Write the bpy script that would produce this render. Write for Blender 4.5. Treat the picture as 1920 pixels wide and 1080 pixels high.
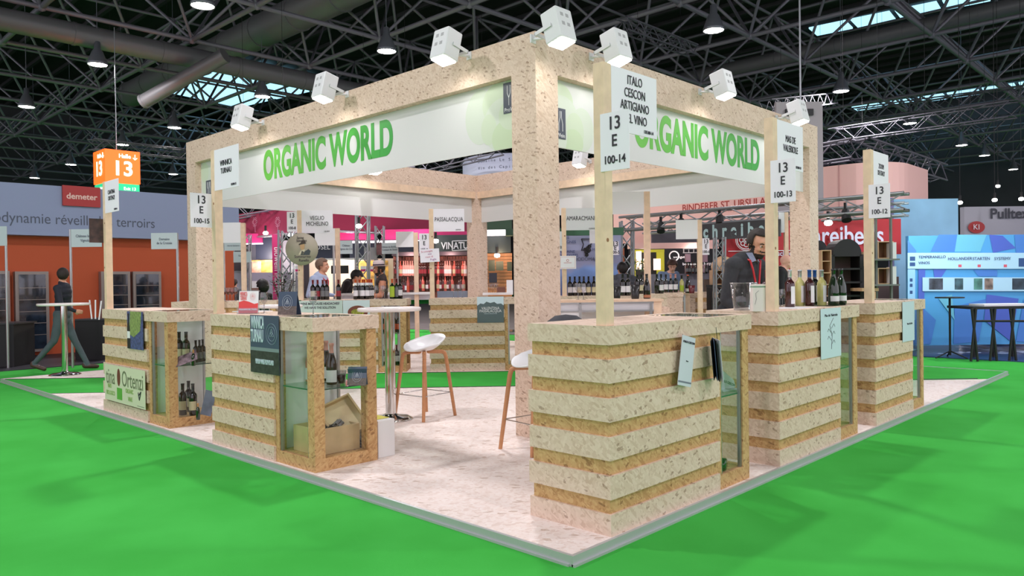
import bpy, bmesh, math, random
from mathutils import Vector, Matrix
random.seed(7)
for o in list(bpy.data.objects): bpy.data.objects.remove(o)
S = bpy.context.scene; COL = S.collection
# ------------------------------------------------------------------ camera
FPX = 1424.472
CR = ((0.69296, 0.01574, -0.72080), (-0.72084, -0.00380, -0.69309), (-0.01365, 0.99987, 0.00872))
_r0 = Vector(CR[0]).normalized(); _r1 = Vector(CR[1]); _r1 = (_r1 - _r0*_r0.dot(_r1)).normalized(); _r2 = _r0.cross(_r1)
RM = Matrix((_r0, _r1, _r2))
CP = Vector((-2.837, -2.344, 1.34))
cd = bpy.data.cameras.new('camera'); cam = bpy.data.objects.new('camera', cd); COL.objects.link(cam)
cam.matrix_world = Matrix.Translation(CP) @ RM.to_4x4()
cd.sensor_width = 36; cd.lens = FPX/1920*36; cd.clip_start = .05; cd.clip_end = 400
S.camera = cam
S.view_settings.view_transform = 'Standard'; S.view_settings.look = 'None'
S.view_settings.gamma = 1; S.view_settings.use_curve_mapping = False
S.view_settings.exposure = 0.66
# surveyed directions: from a sight line of the photograph to a point on a real plane
def ray(px, py): return RM @ Vector((px-960, -(py-540), -FPX))
def onx(px, py, x): r = ray(px, py); return CP + r*((x-CP.x)/r.x)
def ony(px, py, y): r = ray(px, py); return CP + r*((y-CP.y)/r.y)
def onz(px, py, z=0): r = ray(px, py); return CP + r*((z-CP.z)/r.z)
def ond(px, py, d): return CP + ray(px, py)*(d/FPX)
def odp(px, py, d):     # on the plane parallel to the diagonal aisle that lies d away
    k = (ond(960, 540, d)-CP).dot(Vector((.7071, .7071, 0))); r = ray(px, py); return CP + r*(k/r.dot(Vector((.7071, .7071, 0))))
# ------------------------------------------------------------------ world and hall light
w = bpy.data.worlds.new('hall_air'); S.world = w; w.use_nodes = True
bg = w.node_tree.nodes['Background']; bg.inputs[0].default_value = (.99, .92, 1.04, 1); bg.inputs[1].default_value = 0.95
LAMP_W = 235
# ------------------------------------------------------------------ colours and materials
def lin(c):
    c = c/255
    return c/12.92 if c <= .04045 else ((c+.055)/1.055)**2.4
def C3(r, g, b): return (lin(r), lin(g), lin(b), 1)
_M = {}
def mat(name, col=(200, 200, 200), rough=.6, metal=0, emit=None, es=1, spec=.5, noise=0, nscale=8, bump=0, coat=0):
    if name in _M: return _M[name]
    m = bpy.data.materials.new(name); m.use_nodes = True; nt = m.node_tree; b = nt.nodes['Principled BSDF']
    b.inputs['Base Color'].default_value = C3(*col); b.inputs['Roughness'].default_value = rough
    b.inputs['Metallic'].default_value = metal; b.inputs['Specular IOR Level'].default_value = spec
    b.inputs['Coat Weight'].default_value = coat
    if emit: b.inputs['Emission Color'].default_value = C3(*emit); b.inputs['Emission Strength'].default_value = es
    if noise or bump:
        tc = nt.nodes.new('ShaderNodeTexCoord'); n = nt.nodes.new('ShaderNodeTexNoise'); n.inputs['Scale'].default_value = nscale; n.inputs['Detail'].default_value = 3
        nt.links.new(tc.outputs['Object'], n.inputs['Vector'])
        if noise:
            r = nt.nodes.new('ShaderNodeValToRGB'); c = C3(*col)
            r.color_ramp.elements[0].color = tuple(x*(1-noise) for x in c[:3])+(1,); r.color_ramp.elements[1].color = tuple(min(1, x*(1+noise)) for x in c[:3])+(1,)
            r.color_ramp.elements[0].position = .3; r.color_ramp.elements[1].position = .7
            nt.links.new(n.outputs[0], r.inputs[0]); nt.links.new(r.outputs[0], b.inputs['Base Color'])
        if bump:
            bp = nt.nodes.new('ShaderNodeBump'); bp.inputs['Strength'].default_value = bump; bp.inputs['Distance'].default_value = .01
            nt.links.new(n.outputs[0], bp.inputs['Height']); nt.links.new(bp.outputs[0], b.inputs['Normal'])
    _M[name] = m; return m
def osb(name, pale, mid, dark, scale=1.0, fleck=(120, 84, 58)):
    """oriented strand board: three layers of stretched flakes, plus sparse dark flecks"""
    m = bpy.data.materials.new(name); m.use_nodes = True; nt = m.node_tree; b = nt.nodes['Principled BSDF']; N = nt.nodes.new; L = nt.links.new
    tc = N('ShaderNodeTexCoord')
    def flakes(rot, sc, stretch):
        mp = N('ShaderNodeMapping'); mp.vector_type = 'TEXTURE'; mp.inputs['Rotation'].default_value = rot; mp.inputs['Scale'].default_value = (1/(sc*stretch[0]), 1/(sc*stretch[1]), 1/(sc*stretch[2]))
        L(tc.outputs['Object'], mp.inputs['Vector'])
        v = N('ShaderNodeTexVoronoi'); v.inputs['Scale'].default_value = 1; v.inputs['Randomness'].default_value = 1
        L(mp.outputs[0], v.inputs['Vector']); s = N('ShaderNodeSeparateColor'); L(v.outputs['Color'], s.inputs[0]); return v, s
    vs = [flakes((.5, .3, .5), 72*scale, (1, .22, 1)), flakes((.9, -.6, 1.7), 85*scale, (.2, 1, 1)), flakes((-.5, .8, 2.6), 64*scale, (1, 1, .22))]
    a = N('ShaderNodeMix'); a.data_type = 'FLOAT'; g = N('ShaderNodeMath'); g.operation = 'GREATER_THAN'; g.inputs[1].default_value = .5
    L(vs[0][1].outputs[1], g.inputs[0]); L(g.outputs[0], a.inputs[0]); L(vs[0][1].outputs[0], a.inputs[2]); L(vs[1][1].outputs[0], a.inputs[3])
    a2 = N('ShaderNodeMix'); a2.data_type = 'FLOAT'; g2 = N('ShaderNodeMath'); g2.operation = 'GREATER_THAN'; g2.inputs[1].default_value = .6
    L(vs[2][1].outputs[1], g2.inputs[0]); L(g2.outputs[0], a2.inputs[0]); L(a.outputs[0], a2.inputs[2]); L(vs[2][1].outputs[0], a2.inputs[3])
    r = N('ShaderNodeValToRGB'); e = r.color_ramp.elements
    e[0].position = 0; e[0].color = C3(*dark); e[1].position = 1; e[1].color = C3(*pale); x = e.new(.35); x.color = C3(*mid); x = e.new(.7); x.color = C3(*[(p+q)/2 for p, q in zip(pale, mid)])
    L(a2.outputs[0], r.inputs[0])
    fl = flakes((.2, 1.2, .8), 75*scale, (1, .3, .6)); g3 = N('ShaderNodeMath'); g3.operation = 'GREATER_THAN'; g3.inputs[1].default_value = .965; L(fl[1].outputs[2], g3.inputs[0])
    n = N('ShaderNodeTexNoise'); n.inputs['Scale'].default_value = 160; L(tc.outputs['Object'], n.inputs['Vector'])
    mm = N('ShaderNodeMath'); mm.operation = 'MULTIPLY'; L(g3.outputs[0], mm.inputs[0]); L(n.outputs[0], mm.inputs[1])
    mx = N('ShaderNodeMix'); mx.data_type = 'RGBA'; L(mm.outputs[0], mx.inputs[0]); L(r.outputs[0], mx.inputs[6]); mx.inputs[7].default_value = C3(*fleck)
    L(mx.outputs[2], b.inputs['Base Color']); b.inputs['Roughness'].default_value = .62; b.inputs['Specular IOR Level'].default_value = .3
    bp = N('ShaderNodeBump'); bp.inputs['Strength'].default_value = .25; bp.inputs['Distance'].default_value = .002; L(a2.outputs[0], bp.inputs['Height']); L(bp.outputs[0], b.inputs['Normal'])
    _M[name] = m; return m
def glassm(name, tint=(250, 253, 252), refl=.5, alpha=.03):
    m = bpy.data.materials.new(name); m.use_nodes = True; nt = m.node_tree; nt.nodes.clear(); N = nt.nodes.new; L = nt.links.new
    o = N('ShaderNodeOutputMaterial'); t = N('ShaderNodeBsdfTransparent'); t.inputs[0].default_value = C3(*tint); g = N('ShaderNodeBsdfGlossy'); g.inputs['Roughness'].default_value = .03
    f = N('ShaderNodeLayerWeight'); f.inputs[0].default_value = .5; pw = N('ShaderNodeMath'); pw.operation = 'POWER'; pw.inputs[1].default_value = 3; L(f.outputs['Facing'], pw.inputs[0]); mth = N('ShaderNodeMath'); mth.operation = 'MULTIPLY_ADD'; mth.inputs[1].default_value = refl; mth.inputs[2].default_value = alpha
    L(pw.outputs[0], mth.inputs[0]); mx = N('ShaderNodeMixShader'); L(mth.outputs[0], mx.inputs[0]); L(t.outputs[0], mx.inputs[1]); L(g.outputs[0], mx.inputs[2]); L(mx.outputs[0], o.inputs[0])
    _M[name] = m; return m
OSB = osb('pale_strand_board', (226, 204, 186), (216, 192, 172), (203, 176, 155))
OSB_R = osb('bounce_warm_strand_board', (208, 172, 122), (196, 155, 106), (176, 134, 88), fleck=(110, 66, 36))  # warm bounce light of the recesses put into the colour; posts and plinths share it
OSB_F = osb('floor_strand_board', (240, 230, 224), (236, 222, 214), (224, 206, 196), .8, (170, 136, 110))
GLASS = glassm('clear_glass'); WGLASS = glassm('wine_glass_glass', (240, 240, 244), 1.2, .12); ACRYL = glassm('acrylic', (238, 242, 245), .8, .07)
PINE = mat('pine', (230, 201, 172), .55, noise=.08, nscale=14); WHITE = mat('white_print', (232, 233, 236), .5); BANNER = mat('banner_white', (216, 217, 216), .55)
PLATE = mat('plate_white', (238, 234, 244), .5); BLACK = mat('black_print', (38, 38, 44), .5); INK = mat('dark_ink', (52, 50, 60), .5)
ALU = mat('aluminium', (176, 178, 180), .35, .9); STEEL = mat('truss_steel', (150, 154, 158), .4, .6); CHROME = mat('chrome', (215, 215, 215), .08, 1)
WHP = mat('white_panel', (228, 228, 228), .45); STOOLW = mat('white_plastic', (236, 238, 240), .35); OAK = mat('oak', (190, 134, 92), .5, noise=.1, nscale=20)
BLK = mat('matt_black', (24, 24, 26), .6); LAMPW = mat('lamp_housing', (225, 226, 228), .4)
BOTB = mat('dark_bottle_glass', (14, 16, 12), .08, coat=.6); BOTG = mat('green_bottle_glass', (20, 40, 20), .08, coat=.6)
# ------------------------------------------------------------------ mesh helpers
class MB:
    def __init__(s): s.v = []; s.f = []; s.sm = []
    def add(s, vs, fs, smooth=False):
        k = len(s.v); s.v += [tuple(p) for p in vs]; s.f += [tuple(i+k for i in f) for f in fs]; s.sm += [smooth]*len(fs); return s
    def box(s, a, b, M=None):
        (x0, y0, z0), (x1, y1, z1) = a, b
        vs = [Vector(p) for p in ((x0,y0,z0),(x1,y0,z0),(x1,y1,z0),(x0,y1,z0),(x0,y0,z1),(x1,y0,z1),(x1,y1,z1),(x0,y1,z1))]
        if M: vs = [M @ p for p in vs]
        return s.add(vs, [(3,2,1,0),(4,5,6,7),(0,1,5,4),(1,2,6,5),(2,3,7,6),(3,0,4,7)])
    def tube(s, p, q, r, n=8, r2=None, caps=True):
        p = Vector(p); q = Vector(q); d = (q-p).normalized(); u = d.orthogonal().normalized(); v = d.cross(u); r2 = r if r2 is None else r2
        vs = [p+(u*math.cos(2*math.pi*i/n)+v*math.sin(2*math.pi*i/n))*r for i in range(n)]+[q+(u*math.cos(2*math.pi*i/n)+v*math.sin(2*math.pi*i/n))*r2 for i in range(n)]
        s.add(vs, [(i, (i+1)%n, n+(i+1)%n, n+i) for i in range(n)], True)
        if caps: s.add(vs, [tuple(range(n))[::-1], tuple(range(n, 2*n))])
        return s
    def path(s, pts, r, n=6):
        for a, b in zip(pts, pts[1:]): s.tube(a, b, r, n)
        return s
    def lathe(s, prof, n=16, c=(0, 0, 0), M=None):
        vs = []
        for r, z in prof:
            for i in range(n):
                p = Vector((c[0]+r*math.cos(2*math.pi*i/n), c[1]+r*math.sin(2*math.pi*i/n), c[2]+z)); vs.append(M @ p if M else p)
        fs = [(k*n+i, k*n+(i+1)%n, (k+1)*n+(i+1)%n, (k+1)*n+i) for k in range(len(prof)-1) for i in range(n)]
        return s.add(vs, fs, True)
    def prism(s, poly, z0, z1, M=None):
        n = len(poly); vs = [Vector((x, y, z0)) for x, y in poly]+[Vector((x, y, z1)) for x, y in poly]
        if M: vs = [M @ p for p in vs]
        return s.add(vs, [tuple(range(n))[::-1], tuple(range(n, 2*n))]+[(i, (i+1)%n, n+(i+1)%n, n+i) for i in range(n)])
    def build(s, name, m, parent=None, bevel=0):
        me = bpy.data.meshes.new(name); me.from_pydata(s.v, [], s.f); me.polygons.foreach_set('use_smooth', s.sm); me.materials.append(m); me.validate()
        o = bpy.data.objects.new(name, me); COL.objects.link(o); o.parent = parent
        if bevel:
            bv = o.modifiers.new('bevel', 'BEVEL'); bv.width = bevel; bv.segments = 2; bv.limit_method = 'ANGLE'
        return o
def box(name, a, b, m, parent=None, bevel=0): return MB().box(a, b).build(name, m, parent, bevel)
def tag(o, label, cat, group=None):
    o['label'] = label; o['category'] = cat
    if group: o['group'] = group
    return o
def thing(name, label, cat, loc=(0, 0, 0), rz=0, group=None):
    o = bpy.data.objects.new(name, None); COL.objects.link(o); o.location = loc; o.rotation_euler = (0, 0, rz); o.empty_display_size = .1
    return tag(o, label, cat, group)
def struct(o): o['kind'] = 'structure'; return o
def stuff(o): o['kind'] = 'stuff'; return o
_kids = {}
def dup(root, loc, rz=None, label=None, group=None, scale=None):
    def cp(o, par):
        c = o.copy(); COL.objects.link(c); c.parent = par
        for ch in _kids_of(o): cp(ch, c)
        return c
    r = cp(root, root.parent); r.location = loc
    if rz is not None: r.rotation_euler = (0, 0, rz)
    if label: r['label'] = label
    if group: r['group'] = group
    if scale: r.scale = scale if hasattr(scale, '__len__') else (scale,)*3
    return r
def _kids_of(o):
    if o.name not in _kids: _kids[o.name] = [c for c in COL.objects if c.parent == o]
    return _kids[o.name]
_T = {}
def text(s, size, m, parent, M, name='lettering', sx=1.0, bold=0.0, ext=.0012, align='CENTER', space=1.0, cap=True):
    """lettering as a thin raised mesh; M places it: local x reads right, local y is up, local z is towards the reader"""
    key = (s, size, sx, bold, ext, align, space)
    if key not in _T:
        cu = bpy.data.curves.new('lettering', 'FONT'); cu.body = s; cu.size = size; cu.align_x = align; cu.align_y = 'CENTER'; cu.offset = bold; cu.extrude = ext; cu.space_character = space; cu.space_line = .95; cu.resolution_u = 10 if size > .25 else 3
        t = bpy.data.objects.new('t', cu); me = bpy.data.meshes.new_from_object(t); bpy.data.objects.remove(t)
        me.transform(Matrix.Diagonal((sx, 1, 1, 1))); me.materials.clear(); me.materials.append(None); _T[key] = me
    me = _T[key].copy(); me.materials[0] = m; me.name = name
    o = bpy.data.objects.new(name, me); COL.objects.link(o); o.parent = parent; o.matrix_local = M; return o
def face(o, right, up=(0, 0, 1)):
    """frame at o whose x is `right` and y is `up`"""
    x = Vector(right).normalized(); y = Vector(up); y = (y-x*x.dot(y)).normalized(); z = x.cross(y)
    M = Matrix((x, y, z)).transposed().to_4x4(); M.translation = Vector(o); return M
VR_, VF_ = Vector((.7071, -.7071, 0)), Vector((.7071, .7071, 0))   # across and away along the diagonal aisle
A45 = -math.pi/4
# ------------------------------------------------------------------ setting
def carpet(name, c1, c2):
    m = bpy.data.materials.new(name); m.use_nodes = True; nt = m.node_tree; b = nt.nodes['Principled BSDF']; N = nt.nodes.new; L = nt.links.new
    tc = N('ShaderNodeTexCoord'); n = N('ShaderNodeTexNoise'); n.inputs['Scale'].default_value = 1.3; n.inputs['Detail'].default_value = 4; L(tc.outputs['Object'], n.inputs['Vector'])
    n2 = N('ShaderNodeTexNoise'); n2.inputs['Scale'].default_value = 260; L(tc.outputs['Object'], n2.inputs['Vector'])
    r = N('ShaderNodeValToRGB'); r.color_ramp.elements[0].position = .35; r.color_ramp.elements[0].color = C3(*c1); r.color_ramp.elements[1].position = .65; r.color_ramp.elements[1].color = C3(*c2)
    L(n.outputs[0], r.inputs[0]); L(r.outputs[0], b.inputs['Base Color']); b.inputs['Roughness'].default_value = .95; b.inputs['Specular IOR Level'].default_value = .1
    bp = N('ShaderNodeBump'); bp.inputs['Strength'].default_value = .25; bp.inputs['Distance'].default_value = .004; L(n2.outputs[0], bp.inputs['Height']); L(bp.outputs[0], b.inputs['Normal'])
    _M[name] = m; return m
GREEN = carpet('green_carpet', (60, 168, 64), (68, 180, 74)); DARKF = mat('dark_stand_floor', (44, 44, 52), .5, noise=.15, nscale=3); BLUEF = mat('dark_blue_floor', (40, 58, 98), .3)
ZG = -.05
fl = struct(box('floor', (-30, -30, ZG-.2), (70, 70, ZG), GREEN))
struct(box('stand_floor_left', (-6, 12.6, ZG), (8.5, 24, ZG+.012), DARKF))
struct(box('stand_floor_right', (11.4, -12, ZG), (30, 10, ZG+.012), BLUEF))
struct(box('stand_floor_back', (11.4, 10.5, ZG), (34, 36, ZG+.012), mat('grey_stand_floor', (120, 112, 110), .6)))
struct(MB().prism([(0.02, .02), (8.43, .02), (.02, 8.55)], ZG, 0).build('platform_floor', OSB_F))
struct(MB().prism([(.02, 10.85), (9.48, 1.39), (9.48, 10.9), (.02, 10.9)], ZG, 0).build('platform_floor_far', OSB_F))
struct(MB().prism([(.02, 8.58), (8.46, .02), (9.48, .02), (9.48, 1.36), (.02, 10.82)], ZG, -.004).build('aisle_carpet', GREEN))
EDGE = mat('aluminium_edge', (186, 190, 190), .35, .35)
for i, (a, b) in enumerate((((0, 0), (9.5, .02)), ((0, .02), (.02, 10.92)), ((9.48, .02), (9.5, 10.92)), ((.02, 10.9), (9.48, 10.92)))):
    e = MB().box((a[0], a[1], ZG), (b[0], b[1], .003))
    dx, dy = ((0, -.012) if i == 0 else (-.012, 0) if i == 1 else (.012, 0) if i == 2 else (0, .012))
    e.box((a[0]+dx, a[1]+dy, ZG), (b[0]+dx, b[1]+dy, ZG+.012)); struct(e.build('trim_%d' % (i+1), EDGE))
DK = mat('dark_joint_strip', (40, 48, 44), .6)
for i, c in enumerate((8.55, 10.84)):
    p = Vector((.03, c-.03, 0)); q = Vector(((8.42, .13, 0) if i == 0 else (9.46, 1.38, 0))); struct(MB().prism([(p.x, p.y), (q.x, q.y), (q.x+.02, q.y+.02), (p.x+.02, p.y+.02)], ZG, .002).build('trim_%d' % (i+5), DK))
# roof of the hall: dark deck, space frame, ducts, skylights
ROOFM = mat('dark_roof_deck', (28, 28, 30), .8, noise=.3, nscale=.8); FRAMES = mat('frame_tube_steel', (128, 126, 136), .5, .3)
struct(box('ceiling', (-30, -30, 15.5), (70, 70, 15.7), ROOFM))
ribs = MB()
for k in range(46): ribs.box((-10+k*1.6, -10, 15.3), (-9.8+k*1.6, 66, 15.5))
struct(ribs.build('roof_deck_ribs', mat('roof_rib', (50, 50, 52), .7)))
HW = mat('hall_wall', (66, 66, 70), .8, noise=.2, nscale=.3)
struct(box('wall_far_right', (66, -30, ZG), (66.5, 70, 15.5), HW)); struct(box('wall_far_left', (-30, 66, ZG), (66, 66.5, 15.5), HW))
def inview(p, m=150):
    v = RM.transposed() @ (p-CP)
    if v.z > -1: return None
    x, y = 960+FPX*v.x/-v.z, 540-FPX*v.y/-v.z
    return (-v.z) if (-m < x < 1920+m and -m < y < 1080+m) else None
bars = []; GM = 4.5
for i in range(-3, 15):
    for j in range(-3, 15):
        a = Vector((i*GM-.6, j*GM+.9, 9.7)); t = Vector((a.x+GM/2, a.y+GM/2, 12.6))
        for p, q, r in ((a, a+Vector((GM, 0, 0)), .08), (a, a+Vector((0, GM, 0)), .08), (t, t+Vector((GM, 0, 0)), .06), (t, t+Vector((0, GM, 0)), .06),
                        (a, t, .055), (a, t-Vector((GM, 0, 0)), .055), (a, t-Vector((0, GM, 0)), .055), (a, t-Vector((GM, GM, 0)), .055)):
            d = min([x for x in (inview(p), inview(q), inview((p+q)/2)) if x] or [0])
            if d: bars.append((d/r*.06, p, q, r))
bars.sort(key=lambda x: x[0])
sf = struct(bpy.data.objects.new('space_frame', None)); COL.objects.link(sf)
ub = MB().tube((0, 0, 0), (0, 0, 1), 1, 8, caps=False).build('bar', FRAMES, sf); um = ub.data
rest = MB()
for k, (d, p, q, r) in enumerate(bars):
    if k < 300:
        o = ub if k == 0 else bpy.data.objects.new('bar', um)
        if k: COL.objects.link(o); o.parent = sf
        dv = q-p; o.matrix_local = Matrix.Translation(p) @ dv.to_track_quat('Z', 'Y').to_matrix().to_4x4() @ Matrix.Diagonal((r, r, dv.length, 1))
    else: rest.tube(p, q, r, 5, caps=False)
stuff(rest.build('bars', FRAMES, sf))
nd = MB()
for i in range(-1, 13):
    for j in range(-1, 13):
        a = Vector((i*GM-.6, j*GM+.9, 9.7))
        if inview(a): nd.lathe([(0, -.14), (.1, -.1), (.14, 0), (.1, .1), (0, .14)], 8, a)
stuff(nd.build('node_balls', FRAMES, sf))
DUCT = mat('duct_sheet', (118, 118, 120), .5, .3)
def duct(nm, p, q, r, lab):
    m = MB().tube(p, q, r, 18); p = Vector(p); q = Vector(q); n = int((q-p).length/2.5)
    for k in range(n+1):
        c = p.lerp(q, k/max(1, n)); d = (q-p).normalized()*.05; m.tube(c-d, c+d, r*1.06, 18)
    struct(m.build(nm, DUCT))
d0 = onz(0, 35, 9.2); duct('air_duct', (d0.x-6, d0.y, 9.2), (34, d0.y, 9.2), .34, '')
d1 = onz(560, 25, 11); duct('air_duct', (d1.x, d1.y-8, 11), (d1.x, d1.y+16, 11), .6, '')
d2 = onz(420, 105, 9); d2b = onz(270, 190, 7.7); duct('air_duct', tuple(d2), tuple(d2b), .24, '')
d3 = onz(1640, 70, 10.6); duct('air_duct', (d3.x, d3.y-6, 10.6), (d3.x, d3.y+9, 10.6), .3, '')
SKYL = mat('skylight_glass', (40, 50, 55), .5, emit=(150, 205, 230), es=1.3)
def skylight(px, py, px2, py2, wd):
    a = onz(px, py, 15.25); b = onz(px2, py2, 15.25); d = (b-a).normalized(); n = Vector((-d.y, d.x, 0))*wd/2
    root = struct(bpy.data.objects.new('skylight', None)); COL.objects.link(root)
    L_ = (b-a).length; k = max(3, int(L_/2)); 
    for i in range(k):
        p = a.lerp(b, (i+.06)/k); q = a.lerp(b, (i+.94)/k)
        MB().prism([tuple((p-n)[:2]), tuple((q-n)[:2]), tuple((q+n)[:2]), tuple((p+n)[:2])], 15.2, 15.28).build('pane', SKYL, root)
skylight(370, 185, 560, 138, 7); skylight(1520, 60, 1960, -30, 1.6); skylight(1600, 205, 1980, 150, 2.0); skylight(120, 325, 330, 310, 4)
# ------------------------------------------------------------------ hall lamps
LEM = mat('lamp_glow', (255, 255, 255), emit=(255, 246, 238), es=26); LDARK = mat('lamp_cap', (120, 124, 132), .4, .5)
lamp0 = None
LP = [((380, 12), 'above the left end of the frame'), ((183, 122), 'below the long duct at upper left'), ((50, 201), 'at the far left edge'), ((492, 182), 'in front of the skylight'), ((327, 240), 'left of the first spotlight'),
      ((230, 272), 'directly above the orange cube sign'), ((133, 309), 'left of the orange cube sign'), ((325, 327), 'right of the orange cube sign'), ((725, 97), 'above the beam between second and third spotlight'), ((1338, 58), 'right of the front pillar'),
      ((1577, 172), 'above the hanging grey panel'), ((1706, 232), 'right of the hanging grey panel'), ((1803, 273), 'middle of the row at right'), ((1846, 292), 'lower in the row at right'), ((1900, 318), 'at the right edge'), ((65, 334), 'smallest at the left edge')]
LABS = []
for (px, py), where in LP:
    p = onz(px, py, 8.3)
    if lamp0 is None:
        lamp0 = o = thing('pendant_lamp', '', 'lamp', p)
        MB().lathe([(.03, .75), (.09, .72), (.1, .5), (.16, .42), (.29, .08), (.3, 0), (.285, 0), (.1, .36)], 20).build('reflector', LDARK, o)
        MB().lathe([(0, .015), (.27, .015), (.27, .03), (0, .05)], 20).build('diffuser', LEM, o)
        MB().tube((0, 0, .7), (0, 0, 7.0), .012).build('cable', LDARK, o)
    else: o = dup(lamp0, p)
    o['label'] = 'glowing white pendant lamp high in the hall, '+where; LABS.append(p)
ld = bpy.data.lights.new('hall_lamp', 'AREA'); ld.shape = 'DISK'; ld.size = .55; ld.energy = LAMP_W; ld.color = (1, .95, .99)
for p in LABS[:1]+[LABS[i] for i in (1, 3, 5, 8, 9, 10, 12)]+[Vector(q) for q in ((-3, 6, 8.3), (6.5, -6, 8.3), (-7, -1, 8.3), (0, -8, 8.3), (13, -3, 8.3), (4, 4.5, 9.3))]:
    o = bpy.data.objects.new('hall_lamp_light', ld); COL.objects.link(o); o.location = Vector(p)-Vector((0, 0, .02))
# ------------------------------------------------------------------ timber pergola
PX0, PX1, PY0, PY1, PH, BZ = 1.93, 7.81, 1.93, 8.85, 3.443, 3.12
pg = thing('pergola', 'large square strand board frame on four pillars carrying white printed banners', 'exhibition stand')
PW = .285
for x, y in ((PX0, PY0), (PX1-PW, PY0), (PX0, PY1-PW), (PX1-PW, PY1-PW)):
    box('pillar', (x, y, 0), (x+PW, y+PW, BZ), OSB, pg)
BT = .25
box('beam', (PX0, PY0, BZ), (PX0+BT, PY1, PH), OSB, pg); box('beam', (PX0+BT, PY0, BZ), (PX1-BT, PY0+BT, PH), OSB, pg)
box('beam', (PX1-BT, PY0, BZ), (PX1, PY1, PH), OSB, pg); box('beam', (PX0+BT, PY1-BT, BZ), (PX1-BT, PY1, PH), OSB, pg)
for a, b in (((PX0+BT-.055, PY0+PW, BZ-.06), (PX0+BT, PY1-PW, BZ)), ((PX0+PW, PY0+BT-.055, BZ-.06), (PX1-PW, PY0+BT, BZ)), ((PX1-BT, PY0+PW, BZ-.13), (PX1-BT+.05, PY1-PW, BZ)), ((PX0+PW, PY1-BT, BZ-.13), (PX1-PW, PY1-BT+.05, BZ))):
    box('batten', a, b, PINE, pg)
BN0 = 2.52
bnL = box('banner', (PX0+.09, PY0+PW, BN0), (PX0+.10, PY1-PW, BZ), BANNER, pg)
bnR = box('banner', (PX0+PW, PY0+.09, BN0), (PX1-PW, PY0+.10, BZ), BANNER, pg)
box('banner', (PX1-.15, PY0+PW, BN0), (PX1-.14, PY1-PW, BZ-.0), BANNER, pg); box('banner', (PX0+PW, PY1-.15, BN0), (PX1-PW, PY1-.14, BZ), BANNER, pg)
def gradm(name, c0, c1, z0, z1):
    m = bpy.data.materials.new(name); m.use_nodes = True; nt = m.node_tree; N = nt.nodes.new; L = nt.links.new; b = nt.nodes['Principled BSDF']
    tc = N('ShaderNodeTexCoord'); sx = N('ShaderNodeSeparateXYZ'); L(tc.outputs['Object'], sx.inputs[0]); mr = N('ShaderNodeMapRange'); mr.inputs[1].default_value = z0; mr.inputs[2].default_value = z1; L(sx.outputs[0], mr.inputs[0])
    r = N('ShaderNodeValToRGB'); r.color_ramp.elements[0].color = C3(*c0); r.color_ramp.elements[1].color = C3(*c1); L(mr.outputs[0], r.inputs[0]); L(r.outputs[0], b.inputs['Base Color']); b.inputs['Roughness'].default_value = .5; _M[name] = m; return m
GRN = gradm('printed_green', (112, 196, 74), (56, 160, 66), -1.4, 1.4)
LG1 = mat('pale_green_print', (207, 216, 202), .55); LG2 = mat('light_green_print', (202, 215, 191), .55); LG3 = mat('leaf_green_print', (196, 213, 180), .55); LOGO = mat('slate_print', (72, 78, 92), .5)
def word(banner, o, right, s='ORGANIC WORLD'):
    text(s, .5, GRN, banner, face(o, right), sx=.636, bold=.02)
n_ = Vector((-.012, 0, 0))
# word spans y 6.49 .. 3.92 on the left face; x 3.2 .. 6.2 on the right face
word(bnL, (PX0+.088, 5.37, 2.845), (0, -1, 0)); word(bnR, (4.85, PY0+.088, 2.845), (1, 0, 0))
def ovals(banner, base, right, lst):
    r = Vector(right)
    for k, (u, z, ru, rz, m) in enumerate(lst):
        M = face(Vector(base)+r*u+Vector((0, 0, z)), right); M = M @ Matrix.Translation((0, 0, .0003*(k+1)))
        mb = MB(); poly = []
        for i in range(40):
            x, z_ = ru*math.cos(i*math.tau/40), rz*math.sin(i*math.tau/40); z_ = max(.002-z, min(BZ-BN0-.002-z, z_)); poly.append((x, z_))
        mb.prism(poly, -.0002, 0, M); mb.build('printed_circle', m, banner)
def logo(banner, base, right, z, s=.26):
    r = Vector(right); M = face(Vector(base)+Vector((0, 0, z)), right); M = M @ Matrix.Translation((0, 0, .007))
    lg = MB().prism([(-s*.4, -s*.52), (s*.4, -s*.52), (s*.4, s*.52), (-s*.4, s*.52)], -.002, 0, M).build('logo', LOGO, banner)
    b = MB()
    for sgn, cx, up in ((-1, -.13, 0), (1, .13, 1)):
        pts = [(-.07, .42), (-.07, .15), (-.0, .0), (0, -.26)] if not up else [(-.035, .42), (-.035, .2), (-.1, 0), (-.1, -.26)]
        for q in (1, -1):
            if not up and q == -1: pp = [(.07, .42), (.07, .15), (0, 0)]
            else: pp = [(x*q, y) for x, y in pts]
            P = [M @ Vector(((x+cx)*s, y*s, .001)) for x, y in pp]; b.path(P, .0035, 4)
    b.build('outline', WHITE, lg)
    text('ProWein', s*.2, WHITE, lg, M @ Matrix.Translation((0, -s*.41, .001)), sx=.95)
oL = [(-.28, .33, .2, .25, LG1), (-.05, .42, .2, .18, LG2), (-.0, .22, .24, .24, LG1), (-.17, .2, .1, .14, LG2), (.05, .1, .18, .16, LG3), (.12, .3, .16, .14, LG2), (.12, .52, .1, .1, LG3)]
ovals(bnL, (PX0+.089, 2.42, BN0), (0, -1, 0), oL); logo(bnL, (PX0+.089, 2.29, BN0), (0, -1, 0), .445)
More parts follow.
